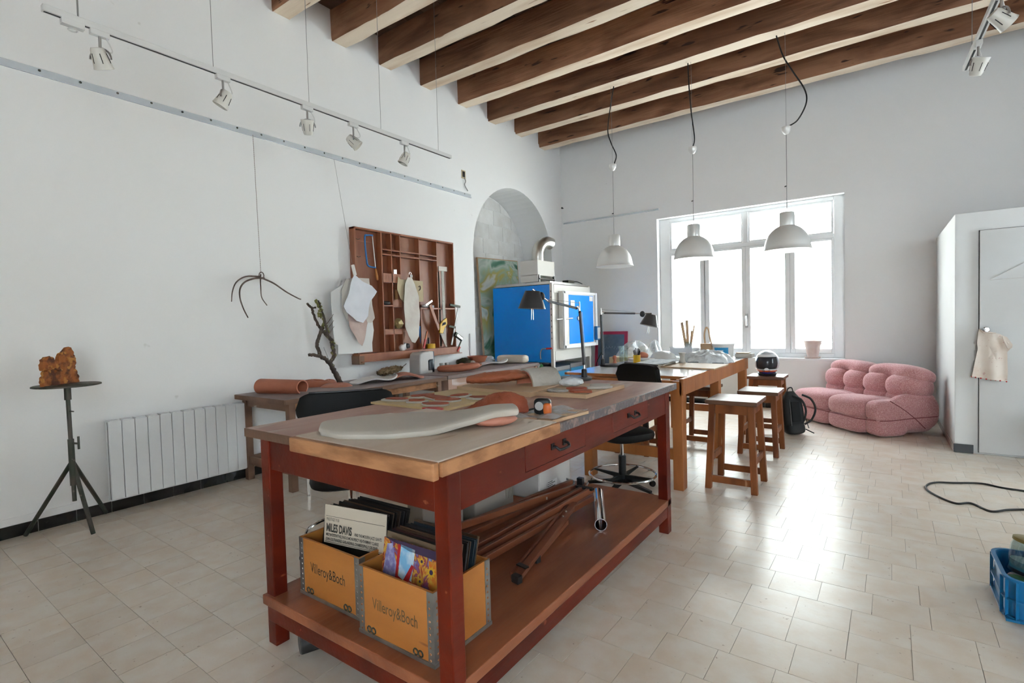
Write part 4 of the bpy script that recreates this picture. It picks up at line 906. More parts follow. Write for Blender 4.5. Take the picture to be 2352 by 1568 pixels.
# leather-like oval pattern with kraft card
pt = T('oval_pattern', 'long oval pale pattern clipped over kraft card on the tool shelf', 'pattern', (-4.40,4.2,1.5))
cl = pt
sheet(dens([(4.03,1.85),(4.06,1.82),(4.42,1.815),(4.415,1.57),(4.10,1.56),(4.05,1.60),(4.01,1.70)]), -4.43, 'kraft_card', 'kraft_card', .006)
sheet(dens([(4.16,1.845),(4.12,1.77),(4.085,1.62),(4.08,1.42),(4.095,1.28),(4.13,1.18),(4.18,1.10),(4.235,1.085),(4.30,1.16),(4.325,1.28),(4.335,1.45),(4.32,1.62),(4.27,1.77),(4.22,1.845)], 3), -4.405, 'felt_cream', 'oval_sheet', .010)
MB().obox((-4.40,4.20,1.86),(.02,.04,.03)).tube([(-4.395,4.185+.018*math.cos(2*PI*k/10),1.885+.018*math.sin(2*PI*k/10)) for k in range(10)], .003, 6, closed=True).build('bulldog_clip', 'chrome', pt)
m = MB(); m.tube(spline([(-4.423,4.34,1.745),(-4.423,4.365,1.755),(-4.423,4.37,1.72),(-4.423,4.345,1.70)]), .004, 6); m.build('pencil_mark', 'print_dark', pt)
# small things in the compartments
def tl(name, label, cat, mb, m_, loc=None): return tag(mb.build(name, m_), label, cat)
tl('tape_roll', 'small shiny tape roll in an upper compartment of the tool shelf', 'tape', MB().lathe([(.03,0),(.03,.05),(.02,.05),(.02,0),(.03,0)], (-4.475,4.02,1.876), 20), 'chrome')
tl('dark_pouch', 'small dark bundle in the narrow left compartment', 'pouch', MB().ball((-4.475,3.885,1.548), (.028,.05,.022), 14, 8, e=.6), 'black_plastic')
tl('foil_ball', 'crumpled gold foil in a lower compartment of the tool shelf', 'foil', MB().ball((-4.455,4.03,1.315), (.05,.06,.055), 12, 8, jit=.22), 'gold_foil')
tl('wood_scrap', 'small wood offcut leaning in the compartment beside the kraft card', 'wood', MB().obox((-4.475,4.04,1.645),(.02,.03,.11)), 'frame_wood')
ts = T('t_square', 'pale T-square standing at the right of the tool shelf', 'ruler', (-4.44,4.77,1.1))
MB().obox((-4.425,4.765,1.985),(.014,.15,.055)).build('head', 'felt_cream', ts, smooth=False); MB().bar((-4.43,4.765,1.96),(-4.43,4.775,1.05),.006,.045).build('blade', 'clay_grey', ts, smooth=False)
tl('steel_ruler', 'dark-edged steel ruler left of the T-square', 'ruler', MB().bar((-4.46,4.72,1.95),(-4.46,4.73,1.02),.004,.028), 'stand_steel')
hs = T('handsaw', 'handsaw with a yellow handle standing in the tool shelf', 'saw', (-4.42,4.73,1.1))
MB().prism([(4.66,1.19),(4.68,1.30),(4.73,1.345),(4.80,1.375),(4.805,1.30),(4.75,1.24),(4.72,1.18)], -4.43, -4.408, 'yz').build('handle', 'yellow_plastic', hs, smooth=False, bevel=.005)
MB().prism([(4.70,1.275),(4.715,1.31),(4.77,1.325),(4.775,1.295)], -4.432, -4.406, 'yz').build('grip_hole', 'dark_gap', hs, smooth=False)
MB().prism([(4.67,1.195),(4.73,1.195),(4.795,1.012),(4.775,1.012)], -4.420, -4.416, 'yz').build('blade', 'clay_grey', hs, smooth=False)
hm = T('wooden_mallet_square', 'try square with a wooden stock leaning across the shelf slat', 'square', (-4.42,4.6,1.4))
MB().bar((-4.425,4.52,1.535),(-4.425,4.665,1.23),.016,.045).build('stock', 'cabinet_wood', hm, smooth=False, bevel=.003); MB().bar((-4.425,4.455,1.53),(-4.425,4.565,1.585),.003,.02).build('blade', 'chrome', hm, smooth=False)
tl('white_putty', 'white crumpled lump on the right-hand shelf slat', 'lump', MB().ball((-4.462,4.49,1.525), (.028,.06,.022), 12, 8, jit=.2), 'glaze_white')
tl('white_tape', 'white tape roll on the right-hand shelf slat', 'tape', MB().lathe([(.03,0),(.03,.03),(.018,.03),(.018,0),(.03,0)], (-4.472,4.60,1.499), 18), 'glass_white')
tl('wide_tape', 'orange tape roll on the bottom ledge of the tool shelf', 'tape', MB().lathe([(.055,0),(.055,.055),(.035,.055),(.035,0),(.055,0)], (-4.455,4.545,1.006), 24), 'yellow_plastic')
sd = T('utility_knife', 'red and orange cutter standing on the bottom ledge', 'tool', (-4.45,4.44,1.01))
MB().bar((-4.44,4.405,1.01),(-4.44,4.445,1.12),.014,.028).build('grip', 'red_plastic', sd, smooth=False, bevel=.003); MB().bar((-4.44,4.445,1.12),(-4.44,4.475,1.215),.010,.02,h2=.008).build('body', 'orange_plastic', sd, smooth=False)
tl('black_marker', 'short black marker standing behind the orange tape', 'marker', MB().lathe([(.011,0),(.011,.06),(.007,.075),(0,.078)], (-4.49,4.545,1.062), 12), 'black_plastic')
pc = T('white_plane', 'small tool with white and black casing at the foot of the oval pattern', 'tool', (-4.45,4.14,1.03))
MB().ball((-4.46,4.10,1.045), (.03,.055,.038), 14, 8, e=.6, rot=(.5,0,0)).build('casing', 'glaze_white', pc); MB().ball((-4.45,4.15,1.055), (.03,.035,.03), 12, 8, e=.7).build('motor', 'black_plastic', pc)
bc = T('bar_clamp', 'long grey bar clamp hooked on the right edge of the tool shelf', 'clamp', (-4.40,4.98,1.3))
MB().bar((-4.42,5.045,1.53),(-4.42,4.88,1.03),.008,.028).build('bar', 'wire_steel', bc, smooth=False); MB().bar((-4.42,4.87,1.54),(-4.42,5.065,1.515),.02,.03).build('fixed_jaw', 'stand_steel', bc, smooth=False, bevel=.003)
MB().bar((-4.42,4.84,1.27),(-4.42,4.965,1.25),.02,.028).build('sliding_jaw', 'stand_steel', bc, smooth=False, bevel=.003)
cg = T('caulking_gun', 'grey caulking gun with a red grip hooked under the bar clamp', 'tool', (-4.40,5.0,1.1))
MB().bar((-4.40,4.93,1.17),(-4.40,5.06,1.095),.03,.055).build('cradle', 'stand_steel', cg, smooth=False, bevel=.004); MB().bar((-4.395,4.95,1.155),(-4.395,5.05,1.10),.034,.03).build('cartridge', 'dull_steel', cg, smooth=False)
MB().bar((-4.40,5.05,1.08),(-4.40,4.97,.965),.012,.016).build('trigger_rod', 'stand_steel', cg, smooth=False); MB().bar((-4.395,5.01,1.0),(-4.395,4.96,.945),.02,.024).build('red_grip', 'red_plastic', cg, smooth=False, bevel=.003)
tl('blue_pliers', 'blue-handled pliers hanging behind the oval pattern', 'pliers', MB().bar((-4.46,4.37,1.28),(-4.46,4.385,1.16),.014,.035).bar((-4.46,4.38,1.16),(-4.46,4.39,1.05),.010,.018), 'blue_tool')

# ------------------------------------------------------------------ sculpture stand with a cork slab
ss = T('modelling_stand', 'rusty iron tripod stand with a round turntable by the left wall', 'stand', (-4.16,1.005,0))
MB().lathe([(.0,0),(.16,0),(.172,.003),(.172,.010),(.165,.013),(0,.013)], (-4.165,1.005,.962), 36).build('turntable', 'stand_steel', ss)
MB().lathe([(.018,0),(.018,.085)], (-4.16,1.004,.877), 16).build('collar', 'stand_steel', ss)
MB().tube([(-4.16,1.004,.88),(-4.125,1.0,.24)], .0115, 12).build('inner_post', 'stand_steel', ss)
MB().tube([(-4.143,1.002,.63),(-4.130,1.0,.34)], .0165, 12).build('outer_post', 'stand_steel', ss)
MB().tube([(-4.14,1.004,.605),(-4.105,1.03,.60)], .006, 8).tube([(-4.103,1.03,.565),(-4.106,1.031,.645)], .0065, 8).build('clamp_handle', 'stand_steel', ss)
MB().tube([(-4.15,1.004,.805),(-4.125,1.02,.803)], .004, 6).build('stop_pin', 'stand_steel', ss)
for p in ((-4.45,.825,0.012),(-4.09,1.075,0.012),(-4.497,1.262,0.012)):
    MB().tube([(-4.14,1.003,.49),p], .0125, 12).build('leg', 'stand_steel', ss)
def cork(u, v):
    y_ = -.125+.25*u; z_ = .195*v; top = .195+.02*math.sin(9*u)-(.035 if u < .5 else 0)*(1 if v > .5 else 0)+(.015 if u > .55 else 0)
    return (0, y_*(1-.10*v)+.012*math.sin(11*v)*(u-.5), v*top)
ck = MB().grid(cork, 30, 24, th=.022).build('cork_slab', 'cork', smooth=True, ang=1.3, disp=(.02,.02)); ck.location = (-4.17,.985,.978); ck.rotation_euler = (0,-.08,.62)
tag(ck, 'orange-brown chunk of cork bark standing on the iron turntable', 'cork bark')

# ------------------------------------------------------------------ long desk under the pendant lamps
dk = T('long_desk', 'long orange-brown wooden desk with a white laminate top', 'desk', (-1.6,4.95,0))
MB().box(-2.24,-1.185,3.94,6.13,.82,.842).build('laminate_top', 'laminate_white', dk, smooth=False, bevel=.002)
MB().box(-2.241,-1.184,3.936,3.942,.821,.841).box(-2.246,-2.24,3.94,6.13,.821,.841).build('top_edging', 'orange_wood', dk, smooth=False)
MB().box(-1.20,-1.17,3.80,6.12,.715,.838).box(-2.0,-1.97,3.80,6.12,.715,.818).box(-1.97,-1.20,3.83,3.86,.715,.818).box(-1.97,-1.20,6.08,6.11,.715,.818).build('apron', 'orange_wood', dk, smooth=False, bevel=.003)
for x_ in (-2.0,-1.255):
    for y_ in (3.80,4.86,6.0): MB().box(x_,x_+.075,y_,y_+.10,0,.818).build('leg', 'orange_wood', dk, smooth=False, bevel=.004)
for y_ in (3.83,6.03): MB().box(-1.93,-1.25,y_,y_+.04,.22,.30).build('stretcher', 'orange_wood', dk, smooth=False, bevel=.003)
DZ = .8425
tag(MB().prism([(-1.62,4.60),(-1.12,4.50),(-1.12,4.99),(-1.60,5.06)], DZ, DZ+.013).build('drawing_board', 'birch', smooth=False, bevel=.002), 'thin wooden board on the right edge of the long desk', 'board')
np_ = T('newspaper_pile', 'newspapers lying on a cream book on the long desk', 'papers', (-1.72,4.85,DZ))
MB().prism([(-1.90,4.60),(-1.60,4.62),(-1.64,5.1),(-1.92,5.08)], DZ, DZ+.025).build('book', 'book_cream', np_, smooth=False)
MB().grid(lambda u,v: (-1.90+.34*u-.03*v, 4.62+.6*v, DZ+.028+.018*max(0,u-.75)*4*math.sin(3*v+1)**2), 12, 12, th=.002).build('newspaper', 'newsprint', np_, smooth=True)
sp_ = MB().lathe([(.030,0),(.034,.006),(.026,.02),(.022,.05),(.026,.08),(.034,.095),(.034,.10),(0,.10)], (-1.545,5.0,DZ+.013), 18); tag(sp_.build('wooden_spool', 'clay_grey'), 'grey-brown spool standing on the thin desk board', 'spool')
def lump(u, v):
    t = 2*PI*v; r = max(.0,1-(1-u)**4) ; q_ = math.sqrt(max(0,1-u*u))
    return (-1.40+.25*u*math.cos(t)+.02*math.sin(7*t)*u, 5.32+.20*u*math.sin(t), DZ+.001+.11*q_*(1+.12*math.sin(5*t+3*u)))
tag(MB().grid(lump, 12, 40).build('wrapped_clay_bag', 'film_opaque', smooth=True, ang=.9, disp=(.03,.03)), 'big clay lump wrapped in shiny clear film on the long desk', 'clay bag')
for k, (x_, y_, r_) in enumerate(((-1.46,5.06,.3),(-1.22,5.02,.2))):
    tag(MB().obox((x_,y_,DZ+.017),(.10,.012,.006),(0,0,r_)).build('clay_knife', 'black_plastic', smooth=False), ('dark clay knife beside the spool' if k == 0 else 'dark clay knife at the right rim of the desk board'), 'knife')
# yellow cup of pens
cp = T('pen_cup', 'yellow glass cup of dark pens on the long desk', 'cup', (-2.0,4.99,DZ))
MB().lathe([(.032,0),(.036,.006),(.036,.085),(.033,.085),(.033,.006),(0,.006)], (-2.0,4.99,DZ), 20).build('cup', 'yellow_plastic', cp)
for k in range(6): a = k*1.1; MB().tube([(-2.0+.012*math.cos(a),4.99+.012*math.sin(a),DZ+.01),(-2.0+.034*math.cos(a),4.99+.034*math.sin(a),DZ+.13+.012*(k % 3))], .005, 6).build('pen', 'black_plastic', cp)
tag(MB().lathe([(.036,0),(.036,.008),(.018,.022),(.013,.045),(.020,.062),(.021,.078),(.012,.092),(0,.095)], (-2.14,4.76,DZ), 20).build('clay_stamp', 'terracotta'), 'small terracotta stamp with a round knob beside the desk lamp', 'stamp')
tag(MB().lathe([(.045,0),(.05,.17),(.047,.17),(.042,.006),(0,.006)], (-2.20,5.12,DZ), 24).build('glass_vase', 'jar_glass'), 'tall clear glass tumbler behind the terracotta stamp', 'glass')
tag(MB().lathe([(.06,0),(.13,.012),(.14,.022),(.132,.022),(.05,.006),(0,.006)], (-2.08,5.32,DZ), 32).build('plate', 'glaze_white'), 'white round plate on the long desk', 'plate')
tag(MB().lathe([(.14,0),(.142,.008),(.12,.05),(.07,.078),(0,.088)], (-1.96,5.66,DZ), 32).build('metal_dome', 'pendant_alu'), 'shallow shiny metal dome behind the pen cup', 'dome')
tag(MB().ball((-2.16,5.55,DZ+.04), (.07,.05,.04), 14, 8, jit=.06).build('brown_clay_lump', 'terracotta'), 'brown clay lump left of the shiny dome', 'clay lump')
def crump(cx_, cy_, z0, rx, ry, h, seed):
    rr = random.Random(seed); ph = [rr.uniform(0,6) for _ in range(6)]
    def f(u, v):
        t = 2*PI*v; q_ = max(0,1-u**2.2)
        return (cx_+rx*u*math.cos(t)*(1+.1*math.sin(3*t+ph[0])), cy_+ry*u*math.sin(t)*(1+.1*math.sin(4*t+ph[1])), z0+.002+h*q_*(1+.25*math.sin(5*t+ph[2]+3*u)))
    return MB().grid(f, 12, 36)
tag(crump(-2.14,5.90,DZ,.10,.18,.16,5).build('clear_bag', 'film_clear', smooth=True, ang=.5), 'crumpled clear plastic bag at the far left of the long desk', 'plastic film')
bx_ = T('plastic_tray', 'clear plastic box with a pink rim at the far end of the long desk', 'box', (-1.78,5.86,DZ))
m = MB().box(-1.90,-1.66,5.72,6.0,DZ,DZ+.006)
for a in ((-1.90,-1.896,5.72,6.0),(-1.664,-1.66,5.72,6.0),(-1.90,-1.66,5.72,5.724),(-1.90,-1.66,5.996,6.0)): m.box(a[0],a[1],a[2],a[3],DZ,DZ+.12)
m.build('box', 'glass_white', bx_, smooth=False); MB().box(-1.905,-1.655,5.715,6.005,DZ+.12,DZ+.128).build('lid', 'glass_white', bx_, smooth=False); MB().ball((-1.75,5.80,DZ+.04), (.07,.05,.03), 10, 6, jit=.1).build('pink_cloth', 'pottery_pink', bx_)
bj = T('brush_jar', 'glass jar of wooden tools and paintbrushes near the window', 'jar', (-1.80,6.07,DZ))
MB().lathe([(.035,0),(.04,.17),(.037,.17),(.032,.006),(0,.006)], (-1.80,6.07,DZ), 18).build('jar', 'jar_glass', bj)
MB().lathe([(.031,.007),(.036,.15),(0,.15)], (-1.80,6.07,DZ), 18).build('filling', 'pot_clay', bj)
for dx, dy, h, w_ in ((-.075,.0,.40,.022),(-.022,.02,.42,.022),(.035,.02,.30,.014),(.06,.03,.36,.010)): MB().bar((-1.80+dx*.2,6.07+dy*.2,DZ+.02),(-1.80+dx,6.07+dy,DZ+h),w_*1.5,.010,up=(0,1,0)).build('wooden_tool', 'birch', bj, smooth=False, bevel=.003)
bk_ = T('tool_basket', 'small tan box with wooden tongs beside the brush jar', 'box', (-1.590,6.07,DZ))
MB().prism([(-1.650,DZ+.06),(-1.530,DZ+.06),(-1.510,DZ+.15),(-1.660,DZ+.15)], 6.03, 6.12, 'xz').box(-1.650,-1.530,6.03,6.12,DZ,DZ+.06).build('box', 'birch', bk_, smooth=False)
MB().tube(spline([(-1.610,6.07,DZ+.12),(-1.620,6.07,DZ+.25),(-1.600,6.07,DZ+.33),(-1.575,6.07,DZ+.31),(-1.560,6.07,DZ+.22),(-1.540,6.07,DZ+.14)]), .009, 8).build('tongs', 'birch', bk_)
BX = -1.40
bu = T('plaster_bucket', 'white plastic bucket with a blue label at the window end of the desk', 'bucket', (BX,6.0,DZ))
MB().lathe([(.098,0),(.112,.135),(.118,.135),(.118,.152),(.105,.155),(0,.155)], (BX,6.0,DZ), 32).build('bucket', 'plastic_white', bu)
m = MB(); m.add([(BX+.1095*math.cos(t), 6.0+.1095*math.sin(t), DZ+z) for z in (.04,.115) for t in [-2.3+.12*k for k in range(13)]], [(k,k+1,14+k,13+k) for k in range(12)]); m.build('label', 'blue_label', bu)
m = MB(); m.add([(BX+.110*math.cos(t), 6.0+.110*math.sin(t), DZ+z) for z in (.045,.085) for t in [-1.95+.12*k for k in range(6)]], [(k,k+1,7+k,6+k) for k in range(5)]); m.build('label_white', 'paper_white', bu)
tag(MB().box(-1.27,-1.10,5.95,6.11,DZ,DZ+.045).build('foam_slab', 'clay_grey', smooth=False, bevel=.006), 'grey foam slab at the far right corner of the long desk', 'foam slab')
tag(MB().box(-1.265,-1.14,5.98,6.10,DZ+.046,DZ+.055).build('paint_stirrers', 'birch', smooth=False), 'thin wooden strip on top of the grey foam slab', 'strip')

# ------------------------------------------------------------------ articulated desk lamps
def desk_lamp(name, label, base, P, head_c, head_ax, r0, r1, hl, stem_to):
    t = T(name, label, 'lamp', base, 'black articulated desk lamps'); b = Vector(base)
    MB().lathe([(.118,0),(.122,.004),(.122,.014),(.116,.018),(0,.018)], b, 40).build('base', 'lamp_black' , t)
    s0, e1, e2, h0 = [Vector(p) for p in P]
    MB().lathe([(.020,0),(.018,.05),(.013,.055),(0,.056)], (s0.x,s0.y,b.z+.018), 16).build('socket', 'black_plastic', t)
    MB().tube([(s0.x,s0.y,b.z+.06), s0+Vector((0,0,.10))], .006, 8).build('stem', 'chrome', t)
    MB().bar(s0+Vector((0,0,.09)), e1, .016, .016).build('lower_arm', 'lamp_black', t, smooth=False, bevel=.002)
    MB().tube(spline([e1, (e1+e2)/2+Vector((0,0,.022)), e2]), .006, 8).tube([e1, e1+(e1-s0).normalized()*.05+Vector((0,0,.02))], .004, 6).build('elbow', 'chrome', t)
    MB().ball(e1, .010, 10, 6).ball(e2, .010, 10, 6).ball(s0+Vector((0,0,.10)), .010, 10, 6).build('pivot', 'black_plastic', t)
    MB().bar(e2, h0, .016, .016).build('upper_arm', 'lamp_black', t, smooth=False, bevel=.002)
    off = Vector((0,0,.030)); MB().tube([e1+(e1-s0).normalized()*.045+Vector((0,0,.015)), h0+Vector((0,0,.012))], .0015, 5).tube([s0+Vector((.012,.01,.05)), e1+Vector((.012,.01,0))], .0015, 5).build('tension_wire', 'wire_steel', t)
    hc, ax = Vector(head_c), Vector(head_ax).normalized()
    MB().tube(spline([h0, h0+(hc-h0)*.4+Vector((0,0,.004)), hc-ax*hl*.1]), .007, 8).build('neck', 'chrome', t)
    MB().ball(h0+(hc-h0)*.45, (.026,.026,.030), 14, 8).build('knuckle', 'black_plastic', t)
    MB().lathe([(.0,0),(r0*.96,0),(r0,.004),(r1,hl),(r1-.004,hl),(r0-.003,.008)], hc, 32, ax).build('shade', 'lamp_black', t)
    MB().lathe([(r0-.006,.012),(r1-.006,hl-.002)], hc, 32, ax, cap=False).build('shade_lining', 'lamp_inside', t)
    tip = hc+ax*hl; MB().tube([tip-ax*.03+Vector((.004,0,0)), tip+ax*.075+Vector((.012,.004,0))], .0025, 6).tube([tip-ax*.03-Vector((.004,0,0)), tip+ax*.075-Vector((.002,0,0))], .0025, 6).build('grip_rod', 'chrome', t)
    return t
desk_lamp('desk_lamp', 'black desk lamp on the far edge of the red work table', (-1.67,3.05,.8905),
    [(-1.608,3.084,.90),(-1.630,3.083,1.345),(-1.650,3.07,1.372),(-1.805,2.965,1.425)], (-1.888,2.905,1.494), (-.05,-.03,-1), .052, .093, .118, None)
desk_lamp('desk_lamp', 'black desk lamp on the long white desk below the first pendant', (-2.10,4.62,DZ),
    [(-2.184,4.58,.86),(-2.196,4.588,1.335),(-2.165,4.61,1.358),(-1.925,4.78,1.345)], (-1.795,4.865,1.33), (-.20,-.14,-1), .050, .088, .110, None)
l2c = MB().tube(spline([(-2.20,4.60,.98),(-2.27,4.63,.88),(-2.29,4.66,.80),(-2.29,4.70,.4),(-2.28,4.72,.008),(-2.0,3.95,.008),(-1.92,3.78,.008),(-1.75,3.35,.010)]), .005, 6)
tag(l2c.build('lamp_cord', 'black_cable'), 'black lamp cord dropping behind the long desk to the floor', 'cord')

# ------------------------------------------------------------------ kiln in the niche
kn = T('kiln', 'big blue front-loading kiln with a steel door frame in the arched niche', 'kiln', (-4.35,6.98,0))
kx0, kx1, ky0, ky1, kz0, kz1 = -4.88, -3.81, 6.38, 7.56, .70, 1.85
MB().box(kx0,kx1-.03,ky0+.006,ky1,kz0+.02,kz1-.02).build('body', 'cream_sheet', kn, smooth=False)
MB().box(kx0,kx1-.045,ky0,ky0+.006,kz0,kz1-.02).build('blue_side_panel', 'blue_enamel', kn, smooth=False)
MB().box(kx0+.03,kx1,ky0-.005,ky1+.01,kz1-.012,kz1+.005).box(kx0+.05,kx1-.05,ky0+.03,ky1-.04,kz1+.005,kz1+.03).build('lid_sheet', 'brushed_steel', kn, smooth=False)
for y_ in (ky0-.004,ky1-.05): MB().box(kx1-.045,kx1,y_,y_+.05,0,kz1-.01).build('post', 'cream_sheet', kn, smooth=False, bevel=.003)
for y_ in (ky0,ky1-.05): MB().box(kx0,kx0+.045,y_,y_+.05,0,kz0).build('post', 'cream_sheet', kn, smooth=False)
m = MB(); 
for k in range(9): m.obox((kx1-.022,ky0-.005,1.05+k*.085),(.010,.002,.022))
m.build('post_slots', 'dark_gap', kn, smooth=False)
MB().box(kx1-.03,kx1-.008,ky0+.04,ky1,kz0+.05,kz1-.02).build('front_sheet', 'cream_sheet', kn, smooth=False)
for a, b in ((kz0+.02,kz0+.16),(kz1-.14,kz1-.02)): MB().box(kx1-.01,kx1+.005,ky0+.04,ky1,a,b).build('front_beam', 'cream_sheet', kn, smooth=False)
dr = MB().box(kx1+.006,kx1+.075,ky0+.16,ky1+.06,.895,1.735).build('door', 'cream_sheet', kn, smooth=False, bevel=.004)
MB().box(kx1+.075,kx1+.079,ky0+.34,ky1-.05,.955,1.685).build('blue_panel', 'blue_enamel', dr, smooth=False)
MB().box(kx1+.075,kx1+.095,ky0+.17,ky0+.21,.90,1.73).box(kx1+.075,kx1+.10,ky1+.0,ky1+.06,.90,1.73).box(kx1+.075,kx1+.095,ky0+.16,ky1+.06,1.70,1.735).box(kx1+.075,kx1+.095,ky0+.16,ky1+.06,.895,.94).build('door_rail', 'white_paint', dr, smooth=False)
MB().obox((kx1+.081,ky1-.12,1.64),(.002,.11,.075)).build('maker_plate', 'paper_white', dr, smooth=False)
MB().obox((kx1+.084,ky0+.44,1.555),(.012,.12,.10)).build('vent_box', 'brushed_steel', dr, smooth=False)
MB().tube([(kx1+.05,ky0+.02,1.32),(kx1+.09,ky0+.42,1.335)], .010, 8).build('latch_rod', 'brushed_steel', kn)
MB().lathe([(.035,0),(.035,.02),(.02,.025),(.02,.02),(0,.02)], (kx1+.08,ky0+.62,1.335), 20, (1,0,0)).build('peephole', 'brushed_steel', dr)
MB().box(kx1+.0,kx1+.13,ky1-.02,ky1+.09,.98,1.20).build('controller', 'blue_plastic', kn, smooth=False, bevel=.01); MB().box(kx1+.13,kx1+.135,ky1-.01,ky1+.08,1.0,1.18).build('controller_face', 'glaze_white', kn, smooth=False)
MB().lathe([(.012,0),(.012,.10)], (kx1-.10,ky0-.04,.905), 10, (1,0,.05)).build('red_grip', 'red_plastic', kn)
MB().tube(spline([(kx1-.09,ky0-.04,.905),(kx1-.16,ky0-.05,.90),(kx1-.19,ky0-.05,.86),(kx1-.195,ky0-.05,.80),(kx1-.19,ky0-.05,.75)]), .007, 8).build('lever', 'dull_steel', kn)
MB().box(-4.37,-4.06,6.40,6.88,1.98,2.205).build('hood', 'cream_sheet', kn, smooth=False, bevel=.003)
MB().box(-4.36,-4.07,6.41,6.87,1.89,1.98).build('hood_collar', 'stand_steel', kn, smooth=False); MB().box(-4.37,-4.06,6.40,6.41,1.885,1.99).build('hood_skirt', 'cream_sheet', kn, smooth=False)
for y_ in (6.42,6.85): MB().box(-4.06,-4.045,y_,y_+.02,1.87,1.99).build('hood_foot', 'dull_steel', kn, smooth=False)
MB().tube([(-4.05,6.42,1.93),(-4.05,6.86,1.93)], .012, 8).build('hood_rail', 'chrome', kn)
E2 = [(-4.20,6.64,2.20),(-4.20,6.64,2.30)] + [(-4.20+.05*(1-math.cos(t)), 6.64+.20*(1-math.cos(t)), 2.31+.20*math.sin(t)) for t in [PI*k/14*.62 for k in range(1,15)]]
MB().tube(E2, .092, 24).build('exhaust_elbow', 'brushed_steel', kn, smooth=True); MB().tube([(-4.20,6.64,2.255),(-4.20,6.64,2.275)], .096, 24).build('duct_seam', 'brushed_steel', kn)
MB().box(-4.02,-3.92,7.05,7.25,1.882,1.93).build('top_box', 'stand_steel', kn, smooth=False); MB().tube(spline([(-3.95,7.2,1.91),(-3.90,7.3,1.915),(-3.86,7.4,1.885)]), .008, 6).build('top_cable', 'black_cable', kn)
MB().box(kx0+.05,kx1-.04,ky0+.05,ky1-.05,.30,.32).build('stand_shelf', 'dull_steel', kn, smooth=False)
# boxes stored on the kiln stand
for k, (y0, y1, z0, z1, lb) in enumerate(((6.48,6.95,.321,.62,'cardboard box with a blue label under the kiln'),(6.97,7.40,.321,.64,'second blue-labelled box under the kiln, nearer the window'))):
    t_ = T('blue_label_box', lb, 'box', (-4.0,(y0+y1)/2,z0), 'boxes under the kiln')
    MB().box(-4.25,-3.87,y0,y1,z0,z1).build('carton', 'slate_blue', t_, smooth=False); MB().box(-3.87,-3.866,y0+.02,y1-.02,z0+.03,z1-.07).build('label', 'blue_label', t_, smooth=False)
    text('Architecture', 'lettering', .075, (-3.866,y0+.04,z0+.07), (0,1,0), (0,0,1), 'paper_white', t_, sx=.75); MB().box(-3.87,-3.867,y0,y1,z1-.055,z1).build('top_strip', 'dull_steel', t_, smooth=False)
gl = T('green_bag', 'green leafy print bag hanging below the kiln lever', 'bag', (-3.98,6.30,.5)); MB().ball((-3.99,6.32,.60), (.055,.03,.085), 14, 10, jit=.08).build('bag', 'green_leaf', gl); MB().obox((-4.02,6.30,.60),(.03,.01,.16),(0,.15,0)).build('stripe', 'glaze_white', gl, smooth=False)
# painting leaning in the niche
pn = T('abstract_painting', 'green, white and yellow abstract painting leaning in the niche behind the kiln', 'painting', (-4.98,6.8,.62))
o = MB().box(-.016,0,-.53,.53,0,1.70).build('canvas', 'painting_green', pn, smooth=False); o.data.transform(Matrix.Translation(worg(pn)))
o = MB().box(-.03,-.001,-.545,-.53,0,1.71).box(-.03,-.001,.53,.545,0,1.71).box(-.03,-.001,-.545,.545,1.70,1.715).build('frame', 'birch', pn, smooth=False); o.data.transform(Matrix.Translation(worg(pn)))
pn.rotation_euler = (.03,-.03,0); 
tag(MB().box(-5.06,-4.90,6.25,7.35,0,.60).build('niche_crate', 'stained_bench', smooth=False), 'low wooden box behind the kiln under the painting', 'box')
# magenta-framed slate board leaning on the window wall
mg = T('framed_slate', 'blue-grey slate in a magenta frame leaning on the window wall', 'board', (-3.60,7.80,0))
o = MB().box(-.24,.24,-.004,.004,.05,1.06).build('slate', 'slate_blue', mg, smooth=False); o.data.transform(Matrix.Translation(worg(mg)))
o = MB().box(-.285,-.235,-.012,.012,0,1.11).box(.235,.285,-.012,.012,0,1.11).box(-.235,.235,-.012,.012,1.06,1.11).box(-.235,.235,-.012,.012,0,.05).build('frame', 'magenta_frame', mg, smooth=False); o.data.transform(Matrix.Translation(worg(mg)))
m = MB(); rr = random.Random(2)
for k in range(14): x_ = -.16+.026*k; m.tube([(worg(mg).x+x_+.008*rr.uniform(-1,1), worg(mg).y-.0055, .83+.02*rr.uniform(-1,1)+.02*(k % 2)) for _ in range(4)], .0025, 4)
m.build('chalk_scrawl', 'chalk', mg); mg.rotation_euler = (-.09,0,0)
# things piled between kiln and desk
tag(MB().box(-3.05,-2.55,6.6,7.3,0,.78).build('storage_box', 'kraft_card', smooth=False, bevel=.004), 'cardboard carton on the floor behind the long desk', 'box')
tag(crump(-2.80,6.95,.782,.26,.32,.17,9).build('clear_bag', 'film_clear', smooth=True, ang=.5), 'big crumpled clear film heap on the carton below the slate', 'plastic film')

